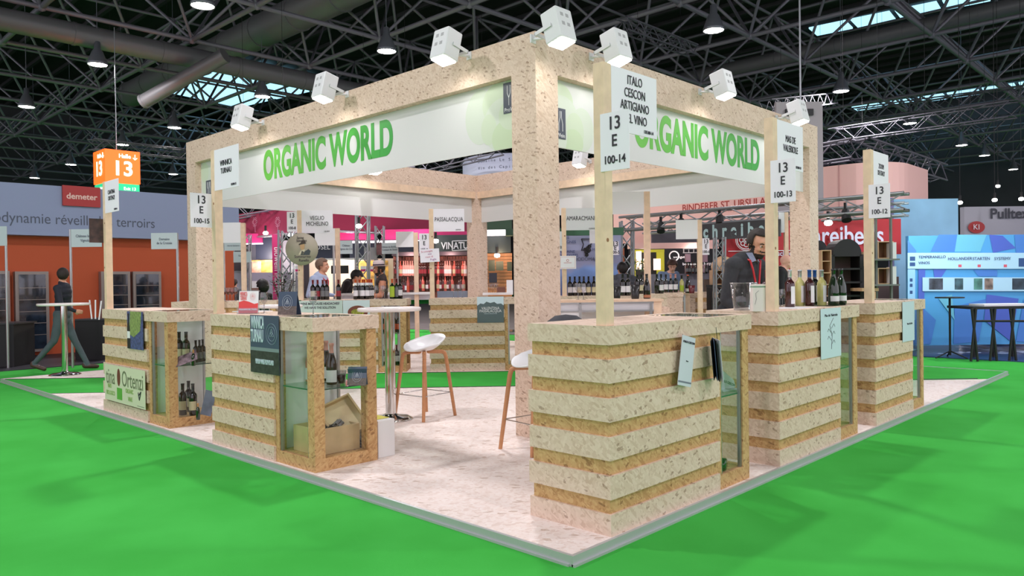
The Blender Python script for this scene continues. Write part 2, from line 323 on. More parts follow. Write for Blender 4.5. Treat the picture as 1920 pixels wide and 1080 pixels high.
ovals(bnR, (2.33, PY0+.089, BN0), (1, 0, 0), [(0, .42, .2, .16, LG2), (.05, .27, .22, .2, LG1), (.33, .2, .17, .2, LG1), (.22, .17, .13, .17, LG2), (.2, .07, .14, .12, LG3), (-.02, .12, .13, .2, LG1)]); logo(bnR, (2.31, PY0+.089, BN0), (1, 0, 0), .215)
ovals(bnL, (PX0+.089, 8.35, BN0), (0, -1, 0), [(0, .3, .2, .25, LG1), (-.1, .45, .13, .14, LG2)]); logo(bnL, (PX0+.089, 8.3, BN0), (0, -1, 0), .2, .24)
# ------------------------------------------------------------------ floodlights on the beams
def spot_proto():
    o = thing('floodlight', '', 'lamp'); M = Matrix.Rotation(math.radians(14), 4, 'Y')   # lens down, a little outwards
    MB().box((-.085, -.1, -.02), (.085, .1, .25), M).build('housing', LAMPW, o, .012)
    MB().box((-.07, -.085, -.03), (.07, .085, -.018), M).build('lens', mat('flood_glow', (255, 255, 255), emit=(255, 250, 240), es=11), o)
    br = MB()
    for s in (-1, 1): br.box((-.01, s*.108-.004, .1), (.17, s*.108+.004, .13), M)
    br.box((.16, -.112, .1), (.17, .112, .13), M); br.tube(M @ Vector((.165, 0, .11)), (.30, 0, .08), .012); br.box((.30, -.03, .05), (.315, .03, .12)); br.build('bracket', LAMPW, o)
    for a in (-.045, .02):
        for z in (.09, .17): MB().box((-.0865, a, z), (-.084, a+.035, z+.03), M).build('vent', mat('vent_grey', (170, 170, 172), .5), o)
    l = bpy.data.lights.new('flood', 'SPOT'); l.energy = 3.8; l.spot_size = math.radians(150); l.spot_blend = .7; l.shadow_soft_size = .06; l.color = (1, .97, .9)
    lo = bpy.data.objects.new('flood_light', l); COL.objects.link(lo); lo.parent = o; lo.matrix_local = M @ Matrix.Translation((0, 0, -.05)) @ Matrix.Rotation(math.radians(-38), 4, 'Y')
    return o
sp0 = None
SPL = [((1.62, 6.549, 3.30), 0, 'leftmost white floodlight on the left beam, above the name plate'), ((1.62, 4.691, 3.32), 0, 'middle white floodlight on the left beam, above the word WORLD'), ((1.62, 2.739, 3.32), 0, 'rightmost white floodlight on the left beam, nearest the front corner'),
       ((1.90, 1.62, 3.28), 90, 'white floodlight at the front corner pillar, brightest of all'), ((2.687, 1.62, 3.29), 90, 'white floodlight on the right beam just above the tall name plate'), ((4.609, 1.62, 3.30), 90, 'white floodlight on the middle of the right beam'), ((6.506, 1.62, 3.29), 90, 'white floodlight at the far end of the right beam'),
       ((7.25, 5.74, 3.30), 0, 'white floodlight hung inside the frame right of the front pillar'), ((4.907, 8.3, 3.24), 90, 'white floodlight inside the frame, half hidden under the left banner')]
for loc, a, lab in SPL:
    if sp0 is None: sp0 = o = spot_proto(); o.location = loc
    else: o = dup(sp0, loc)
    o.rotation_euler = (0, 0, math.radians(a)); o['label'] = lab
# ------------------------------------------------------------------ counters
GLS = mat('shelf_edge_green', (60, 90, 80), .2); SHG = glassm('shelf_glass', (236, 246, 243), .5, .06)
CW = .57
ZB = [(.8525, .976), (.650, .7735), (.4475, .571), (.245, .3685), (.0, .166)]
ZB = [(.8005, .924), (.598, .7215), (.3955, .519), (.193, .3165), (0, .114)]
def counter(loc, rz, label, Lb, Lv, vit=True, W=CW, seed=0, endglass=True, group=None, pd=.085):
    """x along the front, y into the stand: stacked boards 0..Lb, glazed cabinet Lb..Lb+Lv"""
    o = thing('display_counter', label, 'counter', loc, rz, group); L_ = Lb+Lv; g = .016
    if vit:
        t = MB(); zt = (1.0, 1.1); t.box((-.004, 0, zt[0]), (Lb-.05, W, zt[1])); t.box((Lb-.05, 0, zt[0]), (L_+.02, .05, zt[1])); t.box((Lb-.05, W-.05, zt[0]), (L_+.02, W, zt[1])); t.box((L_-.04, .05, zt[0]), (L_+.02, W-.05, zt[1]))
        t.build('top_board', OSB, o)
        box('top_glass', (Lb-.05, .05, 1.09), (L_-.04, W-.05, 1.098), SHG, o); 
        for k in (1, 2): x = Lb-.05+(Lv+.01)*k/3; box('glazing_bar', (x-.008, .05, 1.07), (x+.008, W-.05, 1.09), WHP, o)
    else: box('top_board', (-.004, 0, 1.0), (L_, W, 1.1), OSB, o)
    zprev = 1.0
    for k, (a, c) in enumerate(ZB):
        j = random.uniform(-.003, .003)
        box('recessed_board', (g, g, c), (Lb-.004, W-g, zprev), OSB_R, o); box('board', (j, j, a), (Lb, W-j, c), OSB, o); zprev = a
    if vit:
        pz = .09; s = .085
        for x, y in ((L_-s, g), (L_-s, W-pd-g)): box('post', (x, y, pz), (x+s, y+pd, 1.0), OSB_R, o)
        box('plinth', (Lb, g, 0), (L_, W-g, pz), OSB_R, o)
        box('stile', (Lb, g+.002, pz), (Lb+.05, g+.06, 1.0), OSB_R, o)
        box('inner_panel', (Lb+.0, g+.06, pz), (Lb+.012, W-g, 1.0), WHP, o)
        for x, y in ((Lb+.052, g+.01), (Lb+.052, W-g-.03), (L_-s-.02, g+.01), (L_-s-.022, W-g-.03)):
            box('profile', (x, y, pz), (x+.009, y+.02, 1.0), ALU, o); box('profile', (x+.012, y, pz), (x+.02, y+.02, 1.0), ALU, o)
        box('glass_pane', (Lb+.07, g+.018, pz), (L_-s-.02, g+.023, 1.0), GLASS, o); box('glass_pane', (L_-.03, g+pd, pz), (L_-.025, W-g-pd, 1.0), GLASS, o)
        sh = MB().box((Lb+.014, g+.03, .575), (L_-.034, W-g-.02, .582)).build('glass_shelf', SHG, o)
        MB().box((Lb+.014, g+.026, .574), (L_-s, g+.0298, .583)).box((L_-.0338, g+.03, .574), (L_-.031, W-g-.02, .583)).build('shelf_edge', GLS, o)
    return o
ctr_1 = counter((.352, .03, 0), 0, 'large strand board counter at the near corner with two leaflets hanging on it', 1.15, .42, pd=.03)
ctr_2 = counter((2.335, .02, 0), 0, 'second strand board counter of the right row, with bottles and box on top', 1.13, .42, pd=.03)
ctr_3 = counter((4.30, .02, 0), 0, 'farthest strand board counter of the right row, beside the green carpet', 1.06, .40, pd=.03)
ctr_4 = counter((.04, 3.985, 0), -math.pi/2, 'strand board counter with dark blue poster and open wooden case in its glass cabinet', 1.045, .545)
ctr_5 = counter((.04, 6.64, 0), -math.pi/2, 'leftmost strand board counter with a printed name board and bottles in its glass cabinet', 1.25, .47)
# far counters across the green aisle, facing the camera
def far_at(px, s=10.98):     # left front corner on the line x+y = s
    r = ray(px, 600); t = (s-CP.x-CP.y)/(r.x+r.y); return Vector((CP.x+r.x*t, CP.y+r.y*t, 0))
F1 = far_at(805); F2 = far_at(566); F3 = far_at(322, 11.1); 
ctr_6 = counter(tuple(F1), A45, 'strand board counter behind the front pillar with a dark mountain poster on its right end', 1.13, .5)
ctr_7 = counter(tuple(F2), A45, 'strand board counter across the aisle behind the round table, bottles in its cabinet', 1.13, .42)
ctr_8 = counter(tuple(F3), A45, 'strand board counter far left across the aisle, row of red wine glasses on top', 1.13, .42)
ctr_9 = counter(tuple(far_at(1046, 11.3)-Vector((0, 0, 0))), A45, 'strand board counter across the aisle holding the row of dark bottles behind the tall post', 1.2, .0, vit=False)
# ------------------------------------------------------------------ posts with name plates (each post, plate and number plate)
def sign_post(root_loc, rz, label, lines, num, code, back=False, zt=2.48, name_w=.45, name_h=.34, numz=(1.83, 2.11), side=-1, off=(.02, .02), nsize=.052, m=PLATE, flip=False, z0=1.1, numdir='front', textm=BLACK):
    """x along the counter front; the name plate reaches along +x, the number plate towards the aisle"""
    o = thing('sign_post', label, 'sign', root_loc, rz); a, b = off; w_ = .068
    box('post', (a, b, z0), (a+w_, b+w_, zt), PINE, o, .002)
    k = MB()
    for zz, xx in ((z0+.45, .02), (z0+.93, .045)): k.lathe([(0, 0), (.011, 0)], 10, M=Matrix.Translation((a+xx, b-.0008, zz)) @ Matrix.Rotation(math.pi/2, 4, 'X'))
    k.build('knot', mat('pine_knot', (150, 100, 66), .6), o)
    sg = -1 if flip else 1
    x0 = a+w_ if not flip else a-name_w
    pl = box('name_plate', (x0, b+.0, zt-.005-name_h), (x0+name_w, b+.006, zt-.005), m, o)
    if lines:
        cz = zt-.005-name_h*.5+.012; n = len(lines)
        for i, s in enumerate(lines):
            text(s, nsize*1.25, textm, pl, face((x0+name_w*.5, b-.002, cz+(n-1)*nsize*.62-i*nsize*1.24), (1, 0, 0)), sx=.72)
        text('13E'+code, .026, INK, pl, face((x0+name_w*.80, b-.002, zt-name_h+.02), (1, 0, 0)), sx=.85)
    if num:
        if numdir == 'front':   # sticks out towards the aisle, read from the left
            npl = box('number_plate', (a-.006, b-.16, numz[0]), (a, b+.02, numz[1]), m, o) if side < 0 else box('number_plate', (a+.0, b-.18, numz[0]), (a+.006, b, numz[1]), m, o); f = (lambda z: face((a-.008, b-.07, z), (0, -1, 0))) if side < 0 else (lambda z: face((a+.008, b-.09, z), (0, 1, 0)))
        else:
            x1 = a if numdir == 'left' else a+w_; dx = -.15 if numdir == 'left' else .0
            npl = box('number_plate', (x1+dx, b-.006, numz[0]), (x1+dx+.15, b, numz[1]), m, o); f = lambda z: face((x1+dx+.075, b-.008, z), (1, 0, 0))
        h = numz[1]-numz[0]
        text('13', .095, textm, npl, f(numz[0]+h*.80), sx=.9, bold=.001); text('E', .085, textm, npl, f(numz[0]+h*.50), sx=.85, bold=.0012); text(code, .058, textm, npl, f(numz[0]+h*.18), sx=.85, bold=.001)
    return o
sign_post((.352, .0, 0), 0, 'tall pine post at the near corner with white plate lettered ITALO CESCON ARTIGIANO DEL VINO', ['ITALO', 'CESCON', 'ARTIGIANO', 'DEL VINO'], 1, '100-14', numz=(1.905, 2.205), off=(0.008, .05), nsize=.056, name_w=.43)
sign_post((2.335, .0, 0), 0, 'pine post with white plate lettered MAS DE VALERIOLE on the second counter', ['MAS DE', 'VALERIOLE'], 1, '100-13', numz=(1.87, 2.17), off=(0.008, .05), nsize=.056, name_w=.44)
sign_post((4.30, .0, 0), 0, 'pine post with white plate numbered 100-12 on the farthest right counter', ['ZOOM', 'DE ITALY'], 1, '100-12', numz=(1.86, 2.16), off=(0.008, .05), nsize=.05, name_w=.4)
sign_post((.04, 3.985, 0), -math.pi/2, 'pine post with white plate lettered WINNICA TURNAU on the dark blue poster counter', ['WINNICA', 'TURNAU'], 1, '100-15', side=1, numz=(1.83, 2.115), off=(.03, .01), name_w=.43)
s5 = sign_post((.04, 6.64, 0), -math.pi/2, 'pine post with small white plate lettered CANTINA ORTENZI at far left', ['CANTINA', 'ORTENZI'], 0, '100-16', off=(.05, .01), name_w=.4)
pp = box('photo_plate', (.045, -.13, 1.82), (.052, .03, 2.08), mat('vine_photo', (66, 44, 40), .5, noise=.6, nscale=14), s5)
sign_post(tuple(F1), A45, 'pine post with white plate lettered PASSALACQUA and a handwritten note', ['PASSALACQUA'], 1, '100-9', numdir='left', numz=(1.78, 2.08), off=(.01, .05), nsize=.07, name_w=.465, zt=2.45)
sign_post(tuple(F2-Vector((0.05, -.05, 0))), A45, 'pine post with white plate lettered VEGLIO MICHELINO above the round portrait sign', ['VEGLIO', 'MICHELINO'], 1, '100-8', numdir='left', numz=(2.13, 2.43), off=(.01, .05), nsize=.07, name_w=.465, zt=2.45)
P9 = far_at(1056, 11.3)
sign_post(tuple(P9), A45, 'pine post with grey plate lettered AMARACMAND right of the front pillar', ['AMARACMAND'], 1, '100-10', numdir='left', numz=(1.8, 2.1), off=(0, .05), nsize=.075, name_w=.49, zt=2.46, m=mat('plate_grey', (206, 208, 210), .5))
# posts seen from behind: the blank white back of the plate reaches left of the post
def back_post(px0, px1, ptop, pbot, plx0, pln, d, where, num=None, left=True, base=560):
    p = ond((px0+px1)/2, base, d); o = thing('sign_post', where, 'sign', (p.x, p.y, 0), A45)
    f = lambda px: (px-(px0+px1)/2)*d/FPX
    z = lambda py: ond((px0+px1)/2, py, d).z
    hw = (px1-px0)/2*d/FPX
    box('post', (-hw, 0, ZG), (hw, .068, z(ptop)), PINE, o, .002); box('name_plate', (f(plx0), .01, z(pbot)), (f(px0 if left else px1), .018, z(pln)), WHITE, o)
    if num:
        a, b, y0, y1, code = num; npl = box('number_plate', (f(a), -.008, z(y1)), (f(b), 0, z(y0)), PLATE, o); cx = (f(a)+f(b))/2; h = z(y0)-z(y1)
        for s, q, sz in (('13', .8, .09), ('E', .5, .08), (code, .18, .055)): text(s, sz, BLACK, npl, face((cx, -.01, z(y1)+h*q), (1, 0, 0)), sx=.85, bold=.001)
    return o
back_post(453, 461, 418, 455, 405, 417, 14.2, 'pine post with blank white plate back, above the red wine glasses')
back_post(630, 638, 428, 460, 592, 428, 14.2, 'pine post with blank white plate back, right of the man in light blue shirt')
back_post(777, 785, 436, 463, 744, 434, 14.2, 'pine post with blank white plate back, left of the 100-9 number plate')
back_post(1210, 1221, 359, 401, 1150, 359, 9.6, 'pine post with the largest blank white plate back, right of the tall near post', (1148, 1161, 452, 477, '100-5'))
back_post(1310, 1318, 412, 448, 1269, 412, 11.0, 'pine post with blank white plate back and number plate 100-6', (1318, 1331, 447, 478, '100-6'))
back_post(1128, 1134, 424, 456, 1107, 424, 14.0, 'narrow blank white plate back behind the AMARACMAND plate')
back_post(1473, 1480, 398, 436, 1462, 398, 13, 'narrow blank white plate back beside the right pillar')
# papers and boards fixed to the furniture
def flat(name, label, cat, M, w_, h_, m, t=.003, sc=(1, 1)):
    o = MB().box((-w_/2, -h_/2, -t), (w_/2, h_/2, 0)).build(name, m); o.matrix_world = M @ Matrix.Diagonal((sc[0], sc[1], 1, 1)); return tag(o, label, cat)
note = flat('paper_note', 'handwritten white paper note taped under the number plate 100-9', 'paper', face(tuple(Vector(F1)+VR_*.02-VF_*.002+Vector((0, 0, 1.745))), (.7071, -.7071, .05)), .29, .20, PLATE)
for i, (s, c) in enumerate((('Si consiglia', (200, 120, 140)), ('vini', (150, 90, 150)), ('rossi di', (150, 90, 150)), ('Puglia', (200, 120, 140)))):
    text(s, .04, mat('note_ink_%d' % (i % 2), c), note, Matrix.Translation(((-.04, .0, -.01, .05)[i], .065-i*.042, .001)) @ Matrix.Rotation(.06, 4, 'Z'))
cert = flat('framed_certificate', 'framed white certificate on the AMARACMAND post', 'certificate', face(tuple(P9+VR_*.08-VF_*.0+Vector((0, 0, 1.62))), VR_), .26, .2, WHITE)
c_ = mat('certificate_red', (196, 90, 80)); b = MB()
for a0, a1 in (((-.115, -.085), (.115, -.082)), ((-.115, .082), (.115, .085)), ((-.115, -.085), (-.112, .085)), ((.112, -.085), (.115, .085)), ((-.06, -.01), (.06, -.004))): b.box((*a0, 0), (*a1, .001))
b.lathe([(.014, .001), (.02, .001)], 12, (0, .03, 0)); b.build('print', c_, cert)
# round portrait sign
rs = thing('round_sign', 'round beige sign with a drawn man in a hat, fixed to the VEGLIO post', 'sign', tuple(ond(566, 467, 11.35)), A45)
R_ = 30.5*11.35/FPX; RSM = mat('beige_print', (176, 168, 150), .6); Rx = Matrix.Rotation(math.pi/2, 4, 'X')
MB().lathe([(0, .004), (R_, .004), (R_, -.004), (0, -.004)], 40, M=Rx).build('disc', RSM, rs); rim = MB()
for i in range(72): a = i*math.tau/72; rim.box((R_*.96*math.cos(a)-.0015, -.0055, R_*.96*math.sin(a)-.0015), (R_*.96*math.cos(a)+.0015, -.004, R_*.96*math.sin(a)+.0015))
rim.build('dotted_rim', INK, rs)
def poly(pts, m, name='print', y=-.0062): MB().prism(pts, 0, .001, Matrix.Translation((0, y, 0)) @ Rx).build(name, m, rs)
poly([(-.02, -.09), (.115, -.09), (.13, -.03), (.10, .0), (.03, -.045), (.0, -.02)], mat('drawn_coat', (70, 78, 84)), 'drawn_coat')
poly([(-.05, -.085), (.03, -.08), (.05, -.01), (.02, .0), (-.02, -.03)], mat('drawn_shirt', (214, 206, 180)), 'drawn_shirt')
poly([(.035*math.cos(a)+.01, .055*math.sin(a)+.04) for a in [i*math.tau/16 for i in range(16)]], mat('drawn_skin', (198, 160, 120)), 'drawn_face', -.0068)
poly([(-.04, .06), (.07, .085), (.055, .1), (.045, .135), (-.0, .13), (-.015, .09), (-.045, .075)], mat('drawn_hat', (72, 62, 56)), 'drawn_hat', -.0078)
for s, z, sz, x in (('Spring', .17, .05, -.02), ('Selection', .125, .05, .0), ('Sommarino', -.115, .062, .01), ('Ranello', -.17, .06, .03)): text(s, sz, INK, rs, face((x, -.0075, z), (1, 0, 0)), sx=.85)
# posters on the counters
BL = mat('poster_navy', (56, 74, 98), .4); VIN = mat('poster_dark_field', (46, 50, 46), .5, noise=.5, nscale=40); PBLUE = mat('poster_light', (204, 222, 232), .4)
p4 = flat('poster', 'dark blue WINNICA TURNAU poster hanging on the front of its counter', 'poster', face((.026, 3.04, .884), (0, -1, 0)), .24, .345, BL, sc=(1.83, 1.29))
M0 = Matrix.Translation((0, 0, .001))
MB().box((-.12, -.1725, 0), (.12, -.04, .001)).build('field', VIN, p4); MB().box((-.12, -.04, 0), (.12, -.02, .0012)).build('haze_band', mat('poster_mist', (120, 138, 140), .5), p4)
text('WINNICA', .105, PBLUE, p4, Matrix.Translation((-.055, .125, .0015)), sx=.235, bold=.002); text('TURNAU', .105, PBLUE, p4, Matrix.Translation((-.06, .045, .0015)), sx=.25, bold=.002)
text('PREMIUM WINES FROM POLAND', .04, PBLUE, p4, Matrix.Translation((0, -.105, .0015)), sx=.26, bold=.001)
def emblem(par, x, y, s, m, z=.002):
    b = MB()
    for rr, n in ((1.0, 32), (.68, 28)):
        pts = [(x+s*.8*rr*math.cos(i*math.tau/n), y+s*1.1*rr*math.sin(i*math.tau/n), z) for i in range(n+1)]; b.path(pts, s*.022, 4)
    b.path([(x-s*.32, y-s*.25, z), (x, y+s*.55, z), (x+s*.32, y-s*.25, z), (x-s*.32, y-s*.25, z)], s*.025, 4)
    for i, (u, v) in enumerate(((-.12, .05), (.12, .05), (0, -.1), (0, .2))): b.lathe([(0, .001), (s*.07, .001)], 8, (x+u*s, y+v*s, z))
    return b.build('emblem', m, par)
emblem(p4, .063, .065, .055, mat('poster_line', (150, 170, 184), .4))
p1 = flat('poster', 'photo poster of blue and green grapes on the leftmost counter', 'poster', face((.026, 5.66, .9), (0, -1, 0)), .27, .27, mat('grape_blue', (66, 78, 128), .5, noise=.6, nscale=50), sc=(1.55, 1.4))
MB().prism([(-.1, -.03), (-.02, -.05), (.09, .0), (.11, .135), (-.08, .135)], 0, .001).build('green_grapes', mat('grape_green', (130, 150, 86), .5, noise=.4, nscale=50), p1)
MB().prism([(-.135, -.1349), (-.08, -.1349), (-.085, .02), (-.1, .06), (-.1, .12), (-.118, .12), (-.118, .06), (-.135, .02)], 0, .0015).build('printed_bottle', BLK, p1)
MB().box((-.133, -.06, .0015), (-.084, -.01, .002)).build('printed_label', WHITE, p1)
p2 = flat('name_board', 'cream board lettered CANTINA ORTENZI with a red seal, leaning on the leftmost counter', 'board', face((.022, 5.975, .32), (0, -1, 0)), 1.22, .315, mat('board_cream', (214, 216, 188), .5), sc=(.925, 1.22))
BR = mat('seal_red', (112, 44, 40), .5); GT = mat('print_olive', (110, 116, 90), .5)
MB().prism([(.05*math.cos(i*math.tau/24)-.16, .075*math.sin(i*math.tau/24)+.06) for i in range(24)], 0, .001).build('seal', BR, p2)
text('tina', .19, GT, p2, Matrix.Translation((-.42, .05, .001)), sx=1.0); text('Ortenzi', .19, GT, p2, Matrix.Translation((.25, .05, .001)), sx=1.05)
PG = mat('print_green', (92, 168, 60), .5); MB().box((-.22, -.13, 0), (-.06, -.03, .001)).build('green_square', PG, p2)
OLG = mat('print_pale_green', (150, 178, 110), .5)
for s, x, y in (('VINO', -.45, -.03), ('BIOLOGICO', -.42, -.09), ('ORGANIC', .16, -.04), ('WINE', .18, -.105)): text(s, .05, OLG, p2, Matrix.Translation((x, y, .001)), bold=.0015)
MB().path([(.42, -.03, .001), (.45, -.09, .001), (.5, -.02, .001), (.44, -.05, .001)], .006, 4).build('swirl', INK, p2); MB().box((.38, -.143, 0), (.58, -.14, .001)).build('rule', INK, p2)
p3 = flat('poster', 'pale blue poster with a plant drawing on the second right counter', 'poster', face((3.26, .010, .897), (1, 0, 0)), .27, .335, PBLUE, sc=(1.5, 1.17))
b = MB(); b.path([(0, -.11, .001), (.01, -.02, .001), (-.02, .05, .001), (.03, .1, .001)], .0016, 4)
for y, s in ((-.08, 1), (-.05, -1), (-.02, 1), (.0, -1), (.03, 1)): b.path([(0, y, .001), (s*.035, y+.03, .001), (s*.05, y+.01, .001)], .0013, 4)
b.build('plant_drawing', INK, p3); text('Mas de Valeriole', .026, INK, p3, Matrix.Translation((0, .12, .001)))
p5 = flat('poster', 'pale blue poster with small lettering on the farthest right counter', 'poster', face((5.2, .010, .897), (1, 0, 0)), .24, .33, PBLUE, sc=(1.5, 1.17)); text('Vini di Sicilia', .022, INK, p5, Matrix.Translation((.02, -.02, .001)))
p6 = flat('poster', 'slate mountain poster lettered VALENTINA PASSALACQUA, left of the front pillar', 'poster', face(tuple(Vector(F1)+VR_*.92-VF_*.008+Vector((0, 0, .92))), VR_), .4, .39, PBLUE)
SL = mat('slate_poster', (84, 100, 104), .5)
MB().prism([(-.2, -.195), (.2, -.195), (.2, .06), (.16, .09), (.1, .085), (.06, .115), (.0, .1), (-.06, .12), (-.1, .085), (-.15, .095), (-.2, .06)], 0, .001).build('mountain', SL, p6)
text('VALENTINA', .058, WHITE, p6, Matrix.Translation((0, .02, .0015)), sx=.88); text('PASSALACQUA', .058, WHITE, p6, Matrix.Translation((0, -.022, .0015)), sx=.84); text('WINE IN CIRCULATION', .018, PBLUE, p6, Matrix.Translation((0, -.062, .0015)))
p7 = flat('poster', 'pale green poster reading WINE MAY CAUSE HEADACHES? WE HAVE THE SOLUTION', 'poster', face(tuple(Vector(far_at(601))-VF_*.02+Vector((0, 0, .955))), VR_), .67, .27, mat('pale_green_poster', (196, 212, 206), .5))
text('WINE MAY CAUSE HEADACHES?', .05, INK, p7, Matrix.Translation((0, .09, .001)), sx=.8, bold=.001); text('WE HAVE THE SOLUTION', .05, INK, p7, Matrix.Translation((0, .03, .001)), sx=.8, bold=.001)
p8 = flat('poster', 'pale poster with a printed bowl of food, behind the round table top', 'poster', face(tuple(Vector(far_at(669))-VF_*.02+Vector((0, 0, .955))), VR_), .4, .27, mat('pale_blue_poster', (208, 222, 228), .5))
MB().prism([(.15*math.cos(i*math.tau/24)+.02, .1*math.sin(i*math.tau/24)-.045) for i in range(24)], 0, .001).build('printed_bowl', mat('bowl_brown', (120, 60, 44), .5), p8)
MB().prism([(.1*math.cos(i*math.tau/16)+.02, .05*math.sin(i*math.tau/16)-.045) for i in range(16)], 0, .002).build('printed_fruit', mat('fruit_yellow', (150, 150, 50), .5, noise=.7, nscale=60), p8)
# leaflets hanging on the near counter
lf = thing('hanging_leaflet', 'white folded leaflet hanging open on a cord at the front of the near corner counter', 'leaflet', (1.06, .01, .99))
PAP = mat('leaflet_white', (206, 210, 222), .45); Mh = Matrix.Translation((0, -.012, -.13)) @ Matrix.Rotation(math.radians(12), 4, 'Y')
MB().box((-.075, -.004, -.145), (.07, 0, .145), Mh).build('cover', PAP, lf); MB().box((-.075, -.0048, -.128), (.07, -.0041, -.118), Mh).build('printed_bar', mat('leaflet_grey', (120, 122, 140), .5), lf)
text('ITALO CESCON', .018, INK, lf, Mh @ face((0, -.006, .11), (1, 0, 0))); text('Piave', .011, INK, lf, Mh @ face((0, -.006, .0), (1, 0, 0)))
MB().path([(-.03, -.006, .03), (-.05, -.01, -.04), (-.045, -.012, -.2), (-.03, -.01, -.05)], .002, 5).build('cord', BLK, lf)
lf2 = thing('hanging_leaflet', 'dark leaflet seen edge on, hanging right of the white one on the near counter', 'leaflet', (1.42, .01, .99))
for k, (a, m) in enumerate(((-128, PAP), (-139, BLK), (-146, mat('leaflet_blue', (70, 84, 116), .5)), (-157, BLK))):
    Mk = Matrix.Translation((-.02, -.004, -.14)) @ Matrix.Rotation(math.radians(-9), 4, 'Y') @ Matrix.Rotation(math.radians(a), 4, 'Z'); MB().box((-.0, -.003, -.13+.006*k), (.11, 0, .13), Mk).build('page', m, lf2)
MB().path([(0, -.006, .05), (.005, -.01, -.02), (.04, -.02, -.26)], .002, 5).build('cord', BLK, lf2)
# ------------------------------------------------------------------ bar stools, round tables, low box
def stool(loc, rz, label, group):
    o = thing('bar_stool', label, 'stool', loc, rz, group)
    vs = []; fs = []; NR, NA = 10, 36
    vs.append((0, 0, .675))
    for i in range(1, NR+1):
        r = i/NR
        for k in range(NA):
            a = k*math.tau/NA; cb = math.cos(a); back = max(0, cb)**1.4; side = abs(math.sin(a))**2
            rim = .05+.095*back+.03*side-.035*max(0, -cb)**2
            x = (.205+.02*back)*r*cb; y = .195*r*math.sin(a); z = .675+rim*r**2.6-(.012*r if cb < 0 else 0)
            vs.append((x, y, z))
    for k in range(NA): fs.append((0, 1+k, 1+(k+1) % NA))
    for i in range(NR-1):
        for k in range(NA): a = 1+i*NA+k; b = 1+i*NA+(k+1) % NA; fs.append((a, a+NA, b+NA, b))
    s = MB().add(vs, fs, True).build('seat', STOOLW, o); so = s.modifiers.new('t', 'SOLIDIFY'); so.thickness = .012; so.offset = -1
    for sx in (-1, 1):
        for sy in (-1, 1):
            top = Vector((sx*.15, sy*.15, .625)); ft = Vector((sx*.225, sy*.2, 0)); c = Vector((sx*.125, sy*.125, .648))
            m = MB(); pts = [Vector((0.0, 0.0, .651))+Vector((sx*.03, sy*.03, 0)), c, top+Vector((-sx*.006, -sy*.006, .008)), top.lerp(ft, .05), ft]
            for i_, (p, q) in enumerate(zip(pts, pts[1:])):
                m.tube(p, q, .019, 12, .019 if i_ < 3 else .016); m.lathe([(0, -.019), (.0135, -.0135), (.019, 0), (.0135, .0135), (0, .019)], 12, tuple(p))
            m.build('leg', OAK, o)
    f = MB(); c4 = []
    for sx, sy in ((-1, -1), (1, -1), (1, 1), (-1, 1)): c4.append(Vector((sx*.15, sy*.15, .625)).lerp(Vector((sx*.225, sy*.2, 0)), .62))
    for a, b in zip(c4, c4[1:]+c4[:1]): f.tube(a, b, .005, 8)
    f.build('footrest', CHROME, o); return o
stool((2.01, 3.545, 0), math.radians(6), 'white shell bar stool on oak legs standing beside the round table', 'bar stools')
stool((1.659, 1.717, 0), math.radians(-8), 'white shell bar stool half hidden behind the near corner counter', 'bar stools')
def round_table(p, r, label, rb=.23, cr=.05, toph=1.1, cm=CHROME):
    o = thing('round_table', label, 'table', (p[0], p[1], 0 if len(p) < 3 else p[2]))
    MB().lathe([(0, toph-.036), (r-.008, toph-.036), (r, toph-.028), (r, toph-.008), (r-.008, toph), (0, toph)], 48).build('table_top', mat('laminate_white', (232, 226, 222), .25), o)
    MB().tube((0, 0, .03), (0, 0, toph-.036), cr, 24).build('column', cm, o)
    MB().lathe([(0, 0), (rb, 0), (rb, .012), (rb*.8, .03), (cr*1.6, .04), (cr, .06)], 40).build('base', cm, o); return o
tp = onz(733, 786, 0); round_table(tp, .31, 'round white bar table on a thick chrome column beside the oak-legged stool', .215, .052)
t2 = ond(525, 572, 9.0); round_table((t2.x, t2.y), .26, 'round white table top seen behind the glass and leaflets of the poster counter')
t3 = onz(122, 703, 0); round_table((t3.x, t3.y), .36, 'round bar table on a chrome column at far left beside the walking man', .22, .045)
b0 = onz(741, 853, 0)
lb = thing('low_box', 'low white box on the floor behind the poster counter, a yellow leaflet on it', 'box', (b0.x, b0.y, 0))
box('box_body', (.62-b0.x, 0, 0), (0, .42, .285), WHP, lb, .004)
tag(box('leaflet', (.625, b0.y+.06, .2855), (b0.x-.01, b0.y+.25, .29), mat('yellow_leaflet', (226, 214, 90), .5)), 'yellow and white leaflet lying on the low white box', 'leaflet')
bagp = onx(1046, 600, 1.62)
bg_ = thing('backpack', 'dark grey rounded bag behind the near corner counter at the foot of the front pillar', 'bag', (1.84, 1.56, .66), math.radians(-40))
MB().lathe([(0, 0), (.12, .01), (.17, .1), (.19, .22), (.16, .34), (.08, .40), (0, .41)], 20, M=Matrix.Diagonal((1.1, .75, 1, 1))).build('bag_body', mat('bag_cloth', (72, 74, 80), .8, noise=.2), bg_)
MB().path([(-.1, -.13, .1), (-.08, -.15, .22), (-.07, -.11, .36)], .012).build('strap', BLK, bg_)
